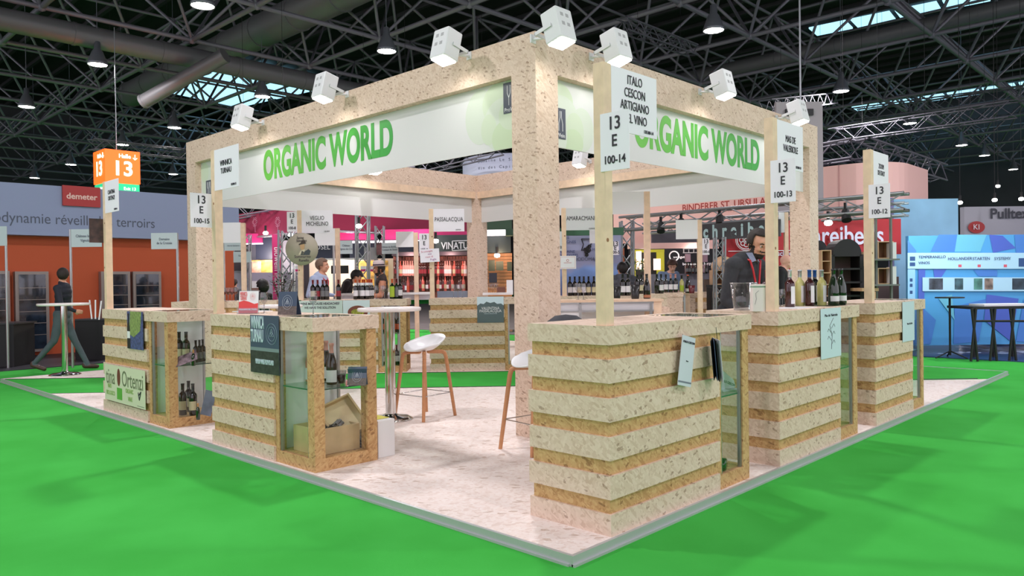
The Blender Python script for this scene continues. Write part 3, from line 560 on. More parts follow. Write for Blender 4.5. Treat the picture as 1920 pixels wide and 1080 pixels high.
# ------------------------------------------------------------------ bottles, glasses, small goods
PROF = {'claret': [(0, 0), (.034, 0), (.0375, .006), (.0375, .185), (.034, .202), (.018, .222), (.0145, .235), (.0145, .292), (.0165, .293), (.0165, .303), (0, .303)],
        'burgundy': [(0, 0), (.037, 0), (.041, .006), (.041, .145), (.036, .18), (.022, .22), (.0155, .245), (.0145, .292), (.0165, .293), (.0165, .303), (0, .303)],
        'sparkling': [(0, 0), (.04, 0), (.0445, .008), (.0445, .13), (.04, .17), (.024, .225), (.0165, .25), (.0155, .29), (.018, .292), (.018, .31), (0, .31)]}
_B = {}; _allb = []
def bottle(kind, gm, lm, cm, loc, label, rz=0, group=None, lz=(.05, .135), tagm=None, sc=1.0, tilt=None, cat='bottle'):
    key = (kind, gm.name, lm and lm.name, cm and cm.name, lz, bool(tagm))
    if key not in _B:
        o = thing('wine_bottle', label, cat, loc, rz, group); pr = PROF[kind]; R = max(r for r, z in pr)
        MB().lathe(pr, 20).build('glass_body', gm, o)
        if lm:
            n = 12; vs = []; 
            for z in lz:
                for i in range(n+1): a = math.radians(-90-72+144*i/n); vs.append(((R+.0008)*math.cos(a), (R+.0008)*math.sin(a), z))
            MB().add(vs, [(i, i+1, n+2+i, n+1+i) for i in range(n)], True).build('paper_label', lm, o)
        if cm:
            pts = [(.0155 if z > .24 and r < .0164 else r+.0009, z) for r, z in pr if z >= .235]
            if kind == 'claret': pts = [(.0153, .242), (.0153, .292), (.0173, .2925), (.0173, .3035), (0, .304)]
            else: pts = [(.0185, .238), (.0163, .25), (.0153, .29), (.0185, .2925), (.0185, .311), (0, .3115)]
            MB().lathe(pts, 16).build('capsule', cm, o)
        if tagm: MB().box((-.022, -.026, .205), (.022, -.0235, .25)).build('neck_tag', tagm, o)
        _B[key] = o
    else: o = dup(_B[key], loc, rz, label); o['category'] = cat; 
    if group: o['group'] = group
    elif 'group' in o: del o['group']
    if sc != 1: o.scale = (sc,)*3
    if tilt: o.rotation_euler = tilt
    return o
_G = {}
def wineglass(loc, label, sc=1.0, wine=None, group=None):
    k = wine
    if k not in _G:
        o = thing('wine_glass', label, 'glass', loc, 0, group)
        MB().lathe([(.032, .001), (.03, .003), (.004, .008), (.0035, .085), (.012, .095), (.03, .12), (.036, .148), (.034, .175), (.029, .205)], 20).build('glass_bowl', WGLASS, o)
        MB().tube((0, 0, .004), (0, 0, .088), .0042, 8).build('stem', glassm('stem_glass', (225, 228, 230), .5, .25) if 'stem_glass' not in _M else _M['stem_glass'], o)
        if wine: MB().lathe([(0, .094), (.011, .096), (.028, .121), (.0335, .14), (0, .14)], 16).build('wine', mat('red_wine', (120, 28, 30), .1), o)
        _G[k] = o
    else: o = dup(_G[k], loc, None, label)
    if group: o['group'] = group
    elif 'group' in o: del o['group']
    o.scale = (sc,)*3; return o
LW = mat('label_white', (226, 224, 226), .5); LC = mat('label_cream', (196, 186, 150), .5); LR = mat('label_red', (140, 36, 48), .5); LGY = mat('label_grey', (110, 112, 114), .5); LO = mat('label_orange', (206, 86, 50), .5); LLM = mat('label_lime', (170, 196, 50), .5)
CR_ = mat('capsule_red', (112, 24, 34), .35); CK = mat('capsule_black', (26, 26, 28), .35); CO = mat('capsule_orange', (214, 92, 48), .35); CS = mat('capsule_silver', (196, 198, 204), .3, .7); CB = mat('capsule_blue', (28, 78, 150), .35); CRO = mat('capsule_pink', (214, 150, 140), .35)
ROSE = mat('rose_wine_glass', (206, 96, 84), .1, coat=.5); WINEW = mat('white_wine_glass', (196, 190, 120), .08, coat=.5); WINER = mat('red_wine_glass', (58, 20, 20), .08, coat=.6)
def at_front(px, line, z=1.1, py=560):    # on the aisle-side counters: distance x+y = line
    r = ray(px, py); t = (line-CP.x-CP.y)/(r.x+r.y); return (CP.x+r.x*t, CP.y+r.y*t, z)
ordn = ['leftmost', 'second from left', 'third from left', 'fourth from left', 'fifth from left', 'sixth from left', 'seventh from left', 'eighth from left', 'ninth from left', 'tenth from left']
for i, (px, lm) in enumerate(((587, LC), (596, LR), (605.6, LGY), (613, LGY), (635, LR))):
    bottle('claret', BOTB, lm, CR_, at_front(px, 11.25), ordn[i]+' of the red-capped dark bottles beside the man in light blue shirt', A45)
for i, (px, l) in enumerate(((667, 11.2), (675, 11.35), (680, 11.2), (684, 11.35), (689, 11.2), (693, 11.35), (697, 11.45))):
    bottle('claret', BOTB, LW, CO, at_front(px, l), ordn[i]+' bottle in the orange-capped cluster with white neck tags', A45, 'orange capped bottle cluster', tagm=WHITE)
for i, px in enumerate((706, 717, 721)): wineglass(at_front(px, 11.15), 'empty wine glass before the hat man, '+ordn[i]+' of three')
bottle('claret', BOTG, LLM, CO, at_front(735.6, 11.15), 'dark bottle with lime green label in front of the hat man', A45, lz=(.03, .19)); bottle('claret', BOTG, LGY, CR_, at_front(744, 11.2), 'dark bottle with grey label right of the lime labelled one', A45, lz=(.03, .17)); bottle('claret', BOTB, LW, CK, at_front(750.5, 11.2), 'dark bottle with small white label at the right end of that counter', A45)
for i, px in enumerate((850.5, 858.5, 867)): wineglass(at_front(px, 11.2), 'empty wine glass on the slate poster counter, '+ordn[i]+' of three')
for i, px in enumerate((414, 421, 428, 435, 442)): wineglass(at_front(px, 11.25+.1*(i % 2)), ordn[i]+' glass holding red wine in the row behind the left sign post', wine='red')
for i, px in enumerate((1069, 1078, 1087, 1095, 1104, 1114)): bottle('claret', BOTB, (LW, LW, LC, LW, LC, LC)[i], CK, at_front(px, 11.75), ordn[i]+' dark bottle in the row under the AMARACMAND plate', A45)
# counters seen from behind, right of the front pillar
def cabinet(pxl, pxr, d, label, endpx):
    p = ond(pxl, 563, d); Wd = (pxr-pxl)*d/FPX; o = thing('service_counter', label, 'counter', (p.x, p.y, 0), A45)
    box('top_board', (0, -.02, 1.07), (Wd+.12, .5, 1.1), PINE, o); box('back_panel', (0.02, .44, 0), (Wd, .46, 1.07), WHP, o)
    box('fascia', (.02, .0, .97), (Wd, .01, 1.05), mat('grey_panel', (206, 206, 210), .5), o)
    f = MB()
    for x in (.0, Wd*.22, Wd*.96): f.box((x, -.015, 0), (x+.03, .015, 1.07))
    f.box((0, -.015, 1.05), (Wd, .015, 1.07)).box((0, -.014, .95), (Wd, .014, .97)); f.build('profile', ALU, o)
    box('side_panel', (.03, .0, 0), (Wd*.22, .01, .95), WHP, o); box('inner_shelf', (Wd*.22, .02, .5), (Wd, .44, .52), WHP, o)
    s = MB(); s.build; box('end_post', (Wd, 0, 0), (Wd+.1, .1, 1.07), PINE, o); box('side_board', (Wd+.1, .02, 0), (Wd+.2, .5, 1.0), OSB, o); return o
cabinet(1046, 1226, 9.3, 'pale wood counter on aluminium frame seen between the tall near post and its glasses', 1240)
cabinet(1252, 1283, 13.2, 'small aluminium framed counter behind the dark bottles, right of centre', 1290)
CA = ond(1292, 553, 13.6)
ctr_10 = counter((CA.x, CA.y, 0), A45, 'small strand board counter under the blank plate left of the man in black', .32, .44)
for i, px in enumerate((1084, 1094)): wineglass(at_front(px, 8.15), ('left' if i == 0 else 'right')+' wine glass on the pale wood counter below the AMARACMAND plate')
def bucket(p, r, h, m, label, m2=None):
    o = thing('ice_bucket', label, 'bucket', p); MB().lathe([(0, 0), (r*.74, 0), (r*.76, .004), (r, h), (r*.96, h), (r*.72, .008), (0, .008)], 28).build('bucket_wall', m, o)
    MB().lathe([(r*.985, h-.004), (r*1.02, h-.004), (r*1.02, h+.004), (r*.95, h+.004)], 28).build('rim', m2 or m, o); return o
BKP = mat('black_plastic', (34, 34, 36), .3)
bucket(at_front(1191, 8.2), .062, .175, BKP, 'black ice bucket on the pale wood counter beside the black sparkling bottle'); bucket(at_front(1157, 8.9), .055, .15, BKP, 'black ice bucket just right of the tall near post')
bottle('sparkling', mat('black_glass', (10, 10, 12), .08, coat=.7), mat('label_copper', (170, 110, 76), .4), CK, at_front(1213, 8.2), 'black sparkling wine bottle with copper label beside the black ice bucket', A45, lz=(.015, .05))
for i, px in enumerate((1168, 1178)): bottle('claret', BOTB, LW, CK, at_front(px, 9.6, 1.12), ('left' if i == 0 else 'right')+' of the two dark bottles right of the tall near post', A45)
LCR = MB; crowd = box
for i, px in enumerate((1195, 1203, 1232, 1240)): bottle('claret', BOTB, (None, LC, None, LW)[i], CK, at_front(px, 11.4, 1.12), ordn[i]+' of four dark bottles behind the black sparkling bottle', A45)
for i, px in enumerate((1249, 1258, 1267)): bottle('claret', BOTB, LW, CRO if i else CK, at_front(px, 12.6, 1.12), ordn[i]+' of three bottles with pale labels in front of the bending woman', A45)
bottle('claret', WINEW, LLM, CK, at_front(1278.5, 12.8, 1.1), 'pale bottle with yellow label left of the small red bucket', A45)
bottle('sparkling', BOTB, LW, CO, at_front(1290, 12.9, 1.1), 'sparkling bottle with orange foil in front of the small red bucket', A45, lz=(.03, .08)); bucket(at_front(1297, 12.6, 1.1), .055, .13, mat('wine_red_plastic', (96, 30, 36), .3), 'small dark red bucket under the blank white plate')
for px, l in ((1195, 11.4), (1249, 12.6), (1168, 9.6)):
    q = at_front(px-5, l-.1, 0); o = thing('display_plinth', 'strand board plinth under the bottles '+{1195: 'behind the black sparkling bottle', 1249: 'before the bending woman', 1168: 'right of the tall near post'}[px], 'plinth', (q[0], q[1], 0), A45)
    wd = {1195: .5, 1249: .32, 1168: .22}[px]; box('plinth_body', (0, 0, 0), (wd, .24, 1.05), OSB, o); box('plinth_top', (-.01, -.01, 1.05), (wd+.01, .25, 1.12), OSB, o)
# near counters: goods
def top4(px, x, z=1.1): p = onx(px, 570, x); return (p.x, p.y, z)
def top2(px, y, z=1.1): p = ony(px, 560, y); return (p.x, p.y, z)
def brochure(loc, rz, label, w_, h_, m, holder=True, tilt=8):
    o = thing('brochure_stand' if holder else 'brochure', label, 'brochure', loc, rz); M = Matrix.Rotation(math.radians(-tilt), 4, 'X')
    if holder: MB().box((-w_/2-.006, .004, .0), (w_/2+.006, .008, h_+.008), M).box((-w_/2-.006, -.02, .0), (w_/2+.006, .06, .004)).box((-w_/2-.006, -.022, 0), (w_/2+.006, -.018, .05)).build('holder', ACRYL, o)
    else: MB().box((-w_/2, 0, 0), (w_/2, .004, h_*.9), Matrix.Translation((0, h_*.55, 0)) @ Matrix.Rotation(math.radians(24), 4, 'X')).build('back_leaf', m, o)
    return o, box('cover', (-w_/2, -.002, .004), (w_/2, .003, h_), m, o), M
o, cv, M = brochure(top4(465, .2), A45-.1, 'red and white WINNICA TURNAU leaflet in an acrylic stand on the poster counter', .165, .19, WHITE); cv.matrix_local = M
wv = [(-.0825, 0), (.0825, 0), (.0825, .085), (.05, .078), (0, .098), (-.04, .108), (-.0825, .095)]
MB().prism(wv, 0, .001, face((0, -.0025, .004), (1, 0, 0))).build('red_wave', mat('leaflet_red', (222, 66, 66), .5), cv); RT = mat('leaflet_pink_red', (226, 110, 110), .5)
text('WINNICA', .05, RT, cv, face((-.045, -.003, .165), (1, 0, 0)), sx=.28, bold=.001); text('TURNAU', .05, RT, cv, face((-.045, -.003, .13), (1, 0, 0)), sx=.28, bold=.001); text('PODKARPACKIE, POLSKA', .018, WHITE, cv, face((0, -.0045, .035), (1, 0, 0)), sx=.75, bold=.0006)
emblem(cv, 0, 0, .028, RT).matrix_local = face((.035, -.003, .145), (1, 0, 0))
o, cv, M = brochure(top4(538, .22), A45-.12, 'navy vineyard leaflet standing on the poster counter between the two glasses', .15, .185, BL, False); cv.matrix_local = M
box('field', (-.075, -.0035, .004), (.075, -.002, .07), mat('vineyard_print', (96, 84, 78), .5, noise=.4, nscale=60), cv); emblem(cv, 0, 0, .05, mat('poster_line2', (196, 206, 216), .4)).matrix_local = face((0, -.005, .1), (1, 0, 0))
wineglass(top4(495, .3), 'empty wine glass between the two leaflets on the poster counter', .86); wineglass(top4(587, .3), 'empty wine glass near the right end of the poster counter', .93)
tag(MB().box((0, 0, 0), (.2, .29, .006), Matrix.Translation(top4(480, .42)) @ Matrix.Rotation(.3, 4, 'Z')).build('paper_stack', WHITE), 'flat white papers lying behind the red and white leaflet', 'paper')
ib = top2(1395, .36); o = bucket(ib, .1, .205, ACRYL, 'clear acrylic ice bucket beside the white carton on the second right counter', glassm('acrylic_rim', (230, 235, 240), .5, .3)); 
bx = top2(1428, .17); o = thing('carton_box', 'white printed carton with green band standing beside the ice bucket', 'box', bx, math.radians(-38)); CBX = mat('carton_print', (222, 216, 208), .5)
MB().prism([(-.08, -.03), (-.02, -.06), (.07, -.05), (.09, .03), (.0, .06), (-.07, .04)], 0, .195).build('carton', CBX, o); MB().prism([(-.0808, -.0305), (-.0205, -.0608), (.0705, -.0508), (.0908, .0303), (.0, .0608), (-.0708, .0405)], .172, .182).build('green_band', mat('band_green', (110, 150, 120), .5), o)
b = MB(); M_ = face((.02, -.0565, .08), (.09, .01, 0)); b.lathe([(.005, .0), (.009, .0)], 12, M=M_); b.build('seal_print', mat('seal_pink', (190, 100, 100), .5), o)
MB().box((0, 0, 0), (.02, .012, .0008), face((0, -.056, .12), (.09, .01, 0))).build('green_print', PG, o); MB().path([(-.07, -.037, .05), (-.06, -.042, .09), (-.065, -.04, .13), (-.045, -.05, .15)], .0012, 4).build('line_drawing', LGY, o)
bottle('claret', WINER, LW, CR_, top2(1438, .46), 'bottle with red capsule behind the white carton', A45)
bottle('claret', WINEW, LW, CS, top2(1446, .5), 'bottle with silver capsule behind the white carton', A45)
for i, (px, gm, cm, y) in enumerate(((1481, WINER, CS, .27), (1500, WINEW, CS, .35), (1518, WINER, CB, .27), (1528, BOTB, CB, .33), (1541, WINEW, CS, .24))):
    bottle('claret', gm, LW, cm, top2(px, y), ('leftmost bottle, red with silver capsule, on the second right counter', 'pale white wine bottle with silver capsule, second of the row right of the post', 'red bottle with blue capsule, third of the row right of the post', 'dark bottle with blue capsule, fourth of the row right of the post', 'pale bottle with silver capsule, last of the row before the pair of sparkling bottles')[i], math.radians(20), lz=(.03, .17))
for i, (px, y) in enumerate(((1563, .15), (1577, .15))): bottle('sparkling', BOTG, LW, CK, top2(px, y), ('left' if i == 0 else 'right')+' of the two dark sparkling bottles with low white labels on the second right counter', math.radians(-30), lz=(.035, .08))
for i, (px, y) in enumerate(((1462, .42), (1467, .5), (1473, .45))): wineglass(top2(px, y), ordn[i]+' small glass beside the post on the second right counter', .7)
tag(MB().box((-.18, -.1, 0), (.18, .1, .004), Matrix.Translation(top2(1490, .2))).build('paper_sheet', WHITE), 'white sheets lying in front of the bottle row on the second right counter', 'paper')
# inside the glass cabinets
def inC4(px, x, z=.582): p = onx(px, 700, x); return (p.x, p.y, z)
bottle('burgundy', ROSE, LW, CRO, inC4(583, .33), 'rose wine bottle with slanted white label in the poster counter cabinet', -math.pi/2-.3, lz=(.02, .11)); bottle('burgundy', BOTB, LW, CRO, inC4(622, .34), 'front dark bottle with white label on the glass shelf of the poster counter', A45, lz=(.02, .11)); bottle('burgundy', BOTB, LW, CRO, inC4(612, .45), 'rear dark bottle on the glass shelf of the poster counter', A45, lz=(.02, .11))
q = inC4(640, .42); o = thing('plastic_cup', 'clear cup half full of dark wine on the glass shelf', 'cup', q); MB().lathe([(0, 0), (.03, 0), (.038, .1), (.036, .1), (.028, .004)], 20).build('cup_wall', ACRYL, o); MB().lathe([(0, .003), (.0285, .003), (.034, .065), (0, .065)], 20).build('wine', mat('dark_wine', (50, 14, 24), .1), o)
o, cv, M = brochure(inC4(668, .40), A45, 'grey navy leaflet leaning open on the glass shelf of the poster counter', .14, .15, BL, False, 25); cv.matrix_local = M
box('field', (-.07, -.0035, .004), (.07, -.002, .06), _M['vineyard_print'], cv); emblem(cv, 0, 0, .045, _M['poster_line2']).matrix_local = face((0, -.005, .08), (1, 0, 0))
o = thing('wooden_case', 'open light wooden wine case at the bottom of the poster counter cabinet', 'crate', (.34, 2.66, .092), 0); WC = mat('case_wood', (204, 172, 128), .55, noise=.1, nscale=9)
MB().box((-.2, -.17, 0), (.16, .17, .01)).build('base_board', WC, o)
for a, b in (((-.2, -.17, .01), (-.19, .17, .19)), ((.15, -.17, .01), (.16, .17, .19)), ((-.19, -.17, .01), (.15, -.16, .19)), ((-.19, .16, .01), (.15, .17, .19))): box('side_board', a, b, WC, o)
ld_ = thing('case_lid', 'thin wooden lid leaning on the open wine case behind the glass', 'lid', (.47, 2.66, .30)); Ml = Matrix.Rotation(math.radians(36), 4, 'X') @ Matrix.Rotation(math.radians(-26), 4, 'Y')
MB().box((-.13, -.17, -.006), (.13, .17, 0), Ml).build('lid_panel', mat('lid_ply', (220, 192, 150), .55, noise=.06), ld_); r_ = MB()
for a, b in (((-.14, -.18, -.012), (.14, -.165, .03)), ((-.14, .165, -.012), (.14, .18, .03)), ((-.14, -.165, -.012), (-.125, .165, .03)), ((.125, -.165, -.012), (.14, .165, .03))): r_.box(a, b, Ml)
r_.build('lid_rim', WC, ld_)
for i in range(4): bottle('claret', BOTB, None, mat('capsule_grey', (140, 136, 134), .4), (.21+.01*i, 2.56+.06*i, .16+.01*(i % 2)), ordn[i]+' dark bottle neck lying in the open wooden case', tilt=(0, math.radians(58), math.radians(6-4*i)), sc=.8)
o = thing('magazine_stack', 'stack of dark magazines beside the wooden case', 'magazines', (.54, 2.52, .092), .1)
for k in range(6): box('magazine', (-.03-.002*(k % 2), -.08, k*.011), (.045, .19, k*.011+.009), mat('magazine_%d' % (k % 2), ((58, 60, 60), (110, 114, 112))[k % 2], .4), o)
def inC5(px, x, z=.582): p = onx(px, 700, x); return (p.x, p.y, z)
for i, (px, x) in enumerate(((337, .3), (350, .34))): bottle('claret', BOTB, LC, CK, inC5(px, x), ('left' if i == 0 else 'right')+' tall dark bottle on the glass shelf of the leftmost counter', A45)
for i, (px, x) in enumerate(((368, .4), (375, .45), (381, .5))): bottle('claret', BOTB, LGY, CK, inC5(px, x), ordn[i]+' short dark bottle at the right of the leftmost counter upper shelf', A45, sc=.72)
bottle('claret', BOTG, None, mat('cork', (190, 140, 90), .7), inC5(363, .25), 'small corked bottle on the upper glass shelf of the leftmost counter', A45, sc=.5)
tag(MB().box((-.13, -.002, 0), (.13, .002, .1), Matrix.Translation(inC5(346, .18, .6)) @ Matrix.Rotation(A45, 4, 'Z') @ Matrix.Rotation(-.35, 4, 'Y') @ Matrix.Rotation(-.5, 4, 'X')).build('magazine', mat('magazine_cover', (130, 110, 120), .3, noise=.8, nscale=22)), 'colourful magazine leaning before the bottles on the upper glass shelf at left', 'magazine')
for i, (px, x) in enumerate(((342, .24), (353, .36), (361, .3))): bottle('claret', BOTB, LC, CK, inC5(px, x, .092), ordn[i]+' dark bottle at the bottom of the leftmost counter cabinet', A45)
bottle('claret', BOTG, None, _M['cork'], inC5(370, .22, .092), 'small corked bottle at the bottom of the leftmost counter cabinet', A45, sc=.5)
tag(MB().box((-.05, -.004, 0), (.05, .004, .24), Matrix.Translation(inC5(384, .35, .1)) @ Matrix.Rotation(A45, 4, 'Z') @ Matrix.Rotation(.25, 4, 'Y')).build('brochure', mat('slate_leaflet', (110, 116, 136), .4, noise=.3)), 'slate blue leaflet leaning at the bottom of the leftmost counter cabinet', 'leaflet')
o = thing('leaflet_stack', 'fanned white leaflets on the glass shelf of the near corner counter', 'leaflet', tuple(ony(1358, 745, .2))[:2]+(.584,), math.radians(-10))
for k in range(4): box('leaflet', (-.09, -.07+.01*k, k*.004), (.09-.012*k, .07, k*.004+.003), PAP, o)
Mt = Matrix.Rotation(math.radians(-35), 4, 'Y') ; MB().prism([(-.07, 0), (.08, 0), (.06, .05), (-.05, .12)], 0, .003, face((0, -.03, .015), (1, 0, 0))).build('raised_leaflet', PAP, o); text('ITALO CESCON', .022, INK, o, face((-.0, -.0325, .05), (1, 0, -.35)), bold=.0006)
BG_ = ony(1362, 882, .075); BG_.z = .133
bottle('burgundy', BOTG, None, None, tuple(BG_), 'dark green bottle lying on the floor of the near corner counter cabinet', tilt=(math.radians(-90), 0, math.radians(14)))
for i, (px, lm, cm, z) in enumerate(((716, LO, CO, .582), (728, LW, CK, .582), (738, LO, CK, .582), (747, LO, CR_, .582), (716, LW, CR_, .092), (742, LW, CR_, .092), (750, LW, CK, .092))):
    bottle('claret', BOTB, lm, cm, at_front(px, 11.3, z), ordn[i % 4]+(' bottle on the glass shelf' if i < 4 else ' bottle at the bottom')+' of the cabinet behind the chrome column', A45)
# ------------------------------------------------------------------ people
import numpy as np
def _sph(mb, c, r, M=None, seg=14):
    T = Matrix.Translation(c) @ (M or Matrix.Identity(4)) @ Matrix.Diagonal((r[0], r[1], r[2], 1)); k = seg//2+1
    mb.lathe([(max(1e-4, math.sin(math.pi*i/k)), -math.cos(math.pi*i/k)) for i in range(k+1)], seg, M=T)
def _cap(mb, p, q, r1, r2):
    p = Vector(p); q = Vector(q); d = q-p; T = Matrix.Translation(p) @ d.to_track_quat('Z', 'Y').to_matrix().to_4x4()
    pr = [(max(1e-5, r1*math.sin(a)), -r1*math.cos(a)) for a in (0, .4, .8, 1.2, 1.57)]+[(max(1e-5, r2*math.cos(a)), d.length+r2*math.sin(a)) for a in (0, .4, .8, 1.2, 1.57)]
    mb.lathe(pr, 14, M=T)
def person(name_label, loc, rz, J, mats, hair=None, beard=False, scale=1.0, head_rot=(0, 0, 0), vox=.009, extras=None, hat=None, suit=False, hands=('curl', 'curl'), sleeve=True):
    """J gives joints in metres, the figure facing -y; left arm on +x. mats: skin, top, trousers, shoes, hair"""
    o = thing('person', name_label, 'person', loc, rz); o.scale = (scale,)*3; bm = MB(); reg = []
    V = lambda k: Vector(J[k])
    SK, TP, TR, SH = 0, 1, 2, 3
    def bone(a, b, ra, rb, m): _cap(bm, a, b, ra, rb); reg.append((Vector(a), Vector(b), max(ra, rb), m))
    pel, wai, che, nek, hd = V('pelvis'), V('waist'), V('chest'), V('neck'), V('head')
    def ell(c, r, m, M=None): _sph(bm, c, r, M, 18); reg.append((Vector(c), Vector(c)+Vector((0, 0, .001)), min(r), m))
    up = (che-pel).normalized(); Mt = up.to_track_quat('Z', 'Y').to_matrix().to_4x4()
    for t, rx, ry in ((-.25, .165, .12), (0, .17, .125), (.35, .15, .11), (.6, .155, .112), (.85, .175, .118), (1.05, .18, .115), (1.22, .155, .095)):
        c = pel.lerp(che, t); ell(c, (rx*J.get('girth', 1), ry*J.get('girth', 1), .12), TR if t < .12 else TP, Mt)
    bone(che+up*.05, nek, .07, .055, TP); bone(nek, hd-Vector((0, -.01, .05)), .054, .052, SK)
    for s in ('l', 'r'):
        sh, el, wr, ha = V('sh'+s), V('el'+s), V('wr'+s), V('ha'+s)
        bone(che+up*.08, sh, .075, .068, TP); arm = TP if sleeve else SK
        bone(sh, el, .062, .046, arm if J.get('sleeve', 'long') != 'none' else SK); bone(el, wr, .045, .030, arm if J.get('sleeve', 'long') == 'long' else SK)
        d = (ha-wr).normalized(); side = d.cross(Vector(J.get('palm'+s, (0, 0, 1)))).normalized(); nrm = side.cross(d); k = 1 if s == 'l' else -1
        bone(wr, wr+d*.03, .026, .026, SK)
        for j in range(4): off = side*(.030-.020*j); bone(wr+d*.03+off*.6, wr+d*.09+off, .015, .013, SK)
        cu = .55
        for j, L_ in enumerate((.068, .078, .073, .056)):
            b = wr+d*.09+side*(.030-.020*j); m1 = b+d*L_*.5-nrm*L_*.12; e = m1+(d*(1-cu)-nrm*cu).normalized()*L_*.5
            bone(b, m1, .0095, .009, SK); bone(m1, e, .009, .0078, SK)
        tb = wr+d*.035+side*.028; t1 = tb+(d*.6+side*.7-nrm*.2).normalized()*.035; bone(tb, t1, .0135, .0115, SK); bone(t1, t1+(d*.9+side*.2-nrm*.3).normalized()*.03, .011, .009, SK)
        hp, kn, an, to = V('hip'+s), V('kn'+s), V('an'+s), V('to'+s)
        bone(hp, kn, .095, .06, TR); bone(kn, an, .058, .042, TR)
        f = (to-an); f.z = 0; f.normalize(); he = an+Vector((0, 0, -.045))-f*.04; bone(he, he+Vector((0, 0, .03)), .042, .04, SH); bone(he+Vector((0, 0, -.005)), to, .04, .036, SH); 
    # head
    HM = Matrix.Translation(hd) @ Matrix.Rotation(head_rot[2], 4, 'Z') @ Matrix.Rotation(head_rot[0], 4, 'X') @ Matrix.Rotation(head_rot[1], 4, 'Y'); hr = HM.to_3x3()
    H = lambda x, y, z: HM @ Vector((x, y, z))
    hb = HM.copy(); hb.translation = Vector((0, 0, 0))
    _sph(bm, H(0, .01, .03), (.076, .095, .088), hb, 24); _sph(bm, H(0, -.015, -.035), (.062, .072, .078), hb, 20); _sph(bm, H(0, -.05, -.085), (.032, .03, .026), hb, 14); _sph(bm, H(0, -.068, .035), (.058, .022, .03), hb, 14)
    _sph(bm, H(0, -.088, -.045), (.026, .014, .02), hb, 12)
    _cap(bm, H(0, -.088, .02), H(0, -.106, -.018), .009, .013); _sph(bm, H(0, -.1, -.024), (.018, .012, .01), hb, 12)
    for s in (-1, 1): _sph(bm, H(s*.078, .012, -.005), (.01, .02, .032), hb, 12); _sph(bm, H(s*.04, -.07, -.02), (.022, .018, .02), hb, 12)
    _cap(bm, H(-.018, -.094, -.05), H(.018, -.094, -.05), .007, .007)
    reg.append((H(0, 0, .02), H(0, -.03, -.06), .095, SK))
    me = bpy.data.meshes.new('body'); me.from_pydata(bm.v, [], bm.f); t = bpy.data.objects.new('t', me); COL.objects.link(t)
    r = t.modifiers.new('r', 'REMESH'); r.mode = 'VOXEL'; r.voxel_size = vox; sm = t.modifiers.new('s', 'SMOOTH'); sm.iterations = 3; sm.factor = .5
    me2 = bpy.data.meshes.new_from_object(t.evaluated_get(bpy.context.evaluated_depsgraph_get())); bpy.data.objects.remove(t)
    me2.name = 'body'; me2.materials.clear()
    for m in mats[:4]: me2.materials.append(m)
    beardm = mats[4] if len(mats) > 4 else None
    if beardm: me2.materials.append(beardm)
    n = len(me2.polygons); cen = np.empty(n*3); me2.polygons.foreach_get('center', cen); cen = cen.reshape(n, 3); best = np.full(n, 1e9); idx = np.zeros(n, int)
    for a, b, rr, m in reg:
        a = np.array(a); b = np.array(b); d = b-a; tt = np.clip(((cen-a) @ d)/max(d @ d, 1e-9), 0, 1); ds = np.linalg.norm(cen-(a+tt[:, None]*d), axis=1)-rr; w_ = ds < best; best[w_] = ds[w_]; idx[w_] = m
    if beard and beardm:
        hi = np.array(HM.inverted()); lc = cen @ hi[:3, :3].T+hi[:3, 3]; hz = idx == 0
        jaw = (lc[:, 2] < -.028-.25*np.maximum(0, -.035-lc[:, 1])+0) & (lc[:, 2] > -.125) & (lc[:, 1] < .03) & (np.abs(lc[:, 0]) < .085) & ~((lc[:, 1] < -.08) & (np.abs(lc[:, 0]) < .014) & (lc[:, 2] > -.058) & (lc[:, 2] < -.046))
        side = (lc[:, 2] < .0) & (lc[:, 2] > -.1) & (lc[:, 1] < .012) & (lc[:, 1] > -.035) & (np.abs(lc[:, 0]) > .05)
        st = (lc[:, 1] < -.06) & (lc[:, 2] < -.032) & (lc[:, 2] > -.044) & (np.abs(lc[:, 0]) < .035)
        idx[hz & (jaw & (lc[:, 2] < -.062) | side | st)] = 4
    me2.polygons.foreach_set('material_index', idx.astype('i4')); me2.polygons.foreach_set('use_smooth', [True]*n)
    body = bpy.data.objects.new('body', me2); COL.objects.link(body); body.parent = o
    for s in (-1, 1):
        e = MB().lathe([(0, -.011), (.008, -.008), (.011, 0), (.008, .008), (0, .011)], 12, M=Matrix.Translation(H(s*.03, -.077, .008))).build('eye', mat('eye_white', (220, 214, 208), .2), body)
        MB().lathe([(0, 0), (.0055, 0)], 10, M=HM @ Matrix.Translation((s*.03, -.0885, .007)) @ Matrix.Rotation(math.pi/2, 4, 'X')).build('iris', mat('iris_brown', (50, 34, 26), .2), body)
        MB().path([H(s*.014, -.088, .026), H(s*.03, -.089, .032), H(s*.048, -.078, .027)], .004, 6).build('eyebrow', hair or mats[0], body)
        MB().path([H(s*.017, -.087, .013), H(s*.03, -.091, .0155), H(s*.043, -.083, .012)], .0025, 5).build('eyelid', mats[0], body)
    if hair:
        vs = []; fs = []; NU, NV = 36, 20; keep = {}
        hs = J.get('hairline', .045); rnd = random.Random(3)
        for v in range(NV+1):
            for u in range(NU):
                th = math.pi*v/NV; ph = math.tau*u/NU; x, y, z = math.sin(th)*math.cos(ph), math.sin(th)*math.sin(ph), math.cos(th); dd = rnd.uniform(.985, 1.03)
                fr = max(0, -y); ex = J.get('hairvol', .008)
                p = (x*(.076+ex)*dd, .012+y*(.095+ex)*dd, .032+z*(.088+ex*1.3)*dd); front = p[1] < -.03
                lim = hs+.02 if front else (-.0 if p[1] < .03 else J.get('hairlow', -.07)); keep[(v, u)] = p[2] > lim
                vs.append(H(*p))
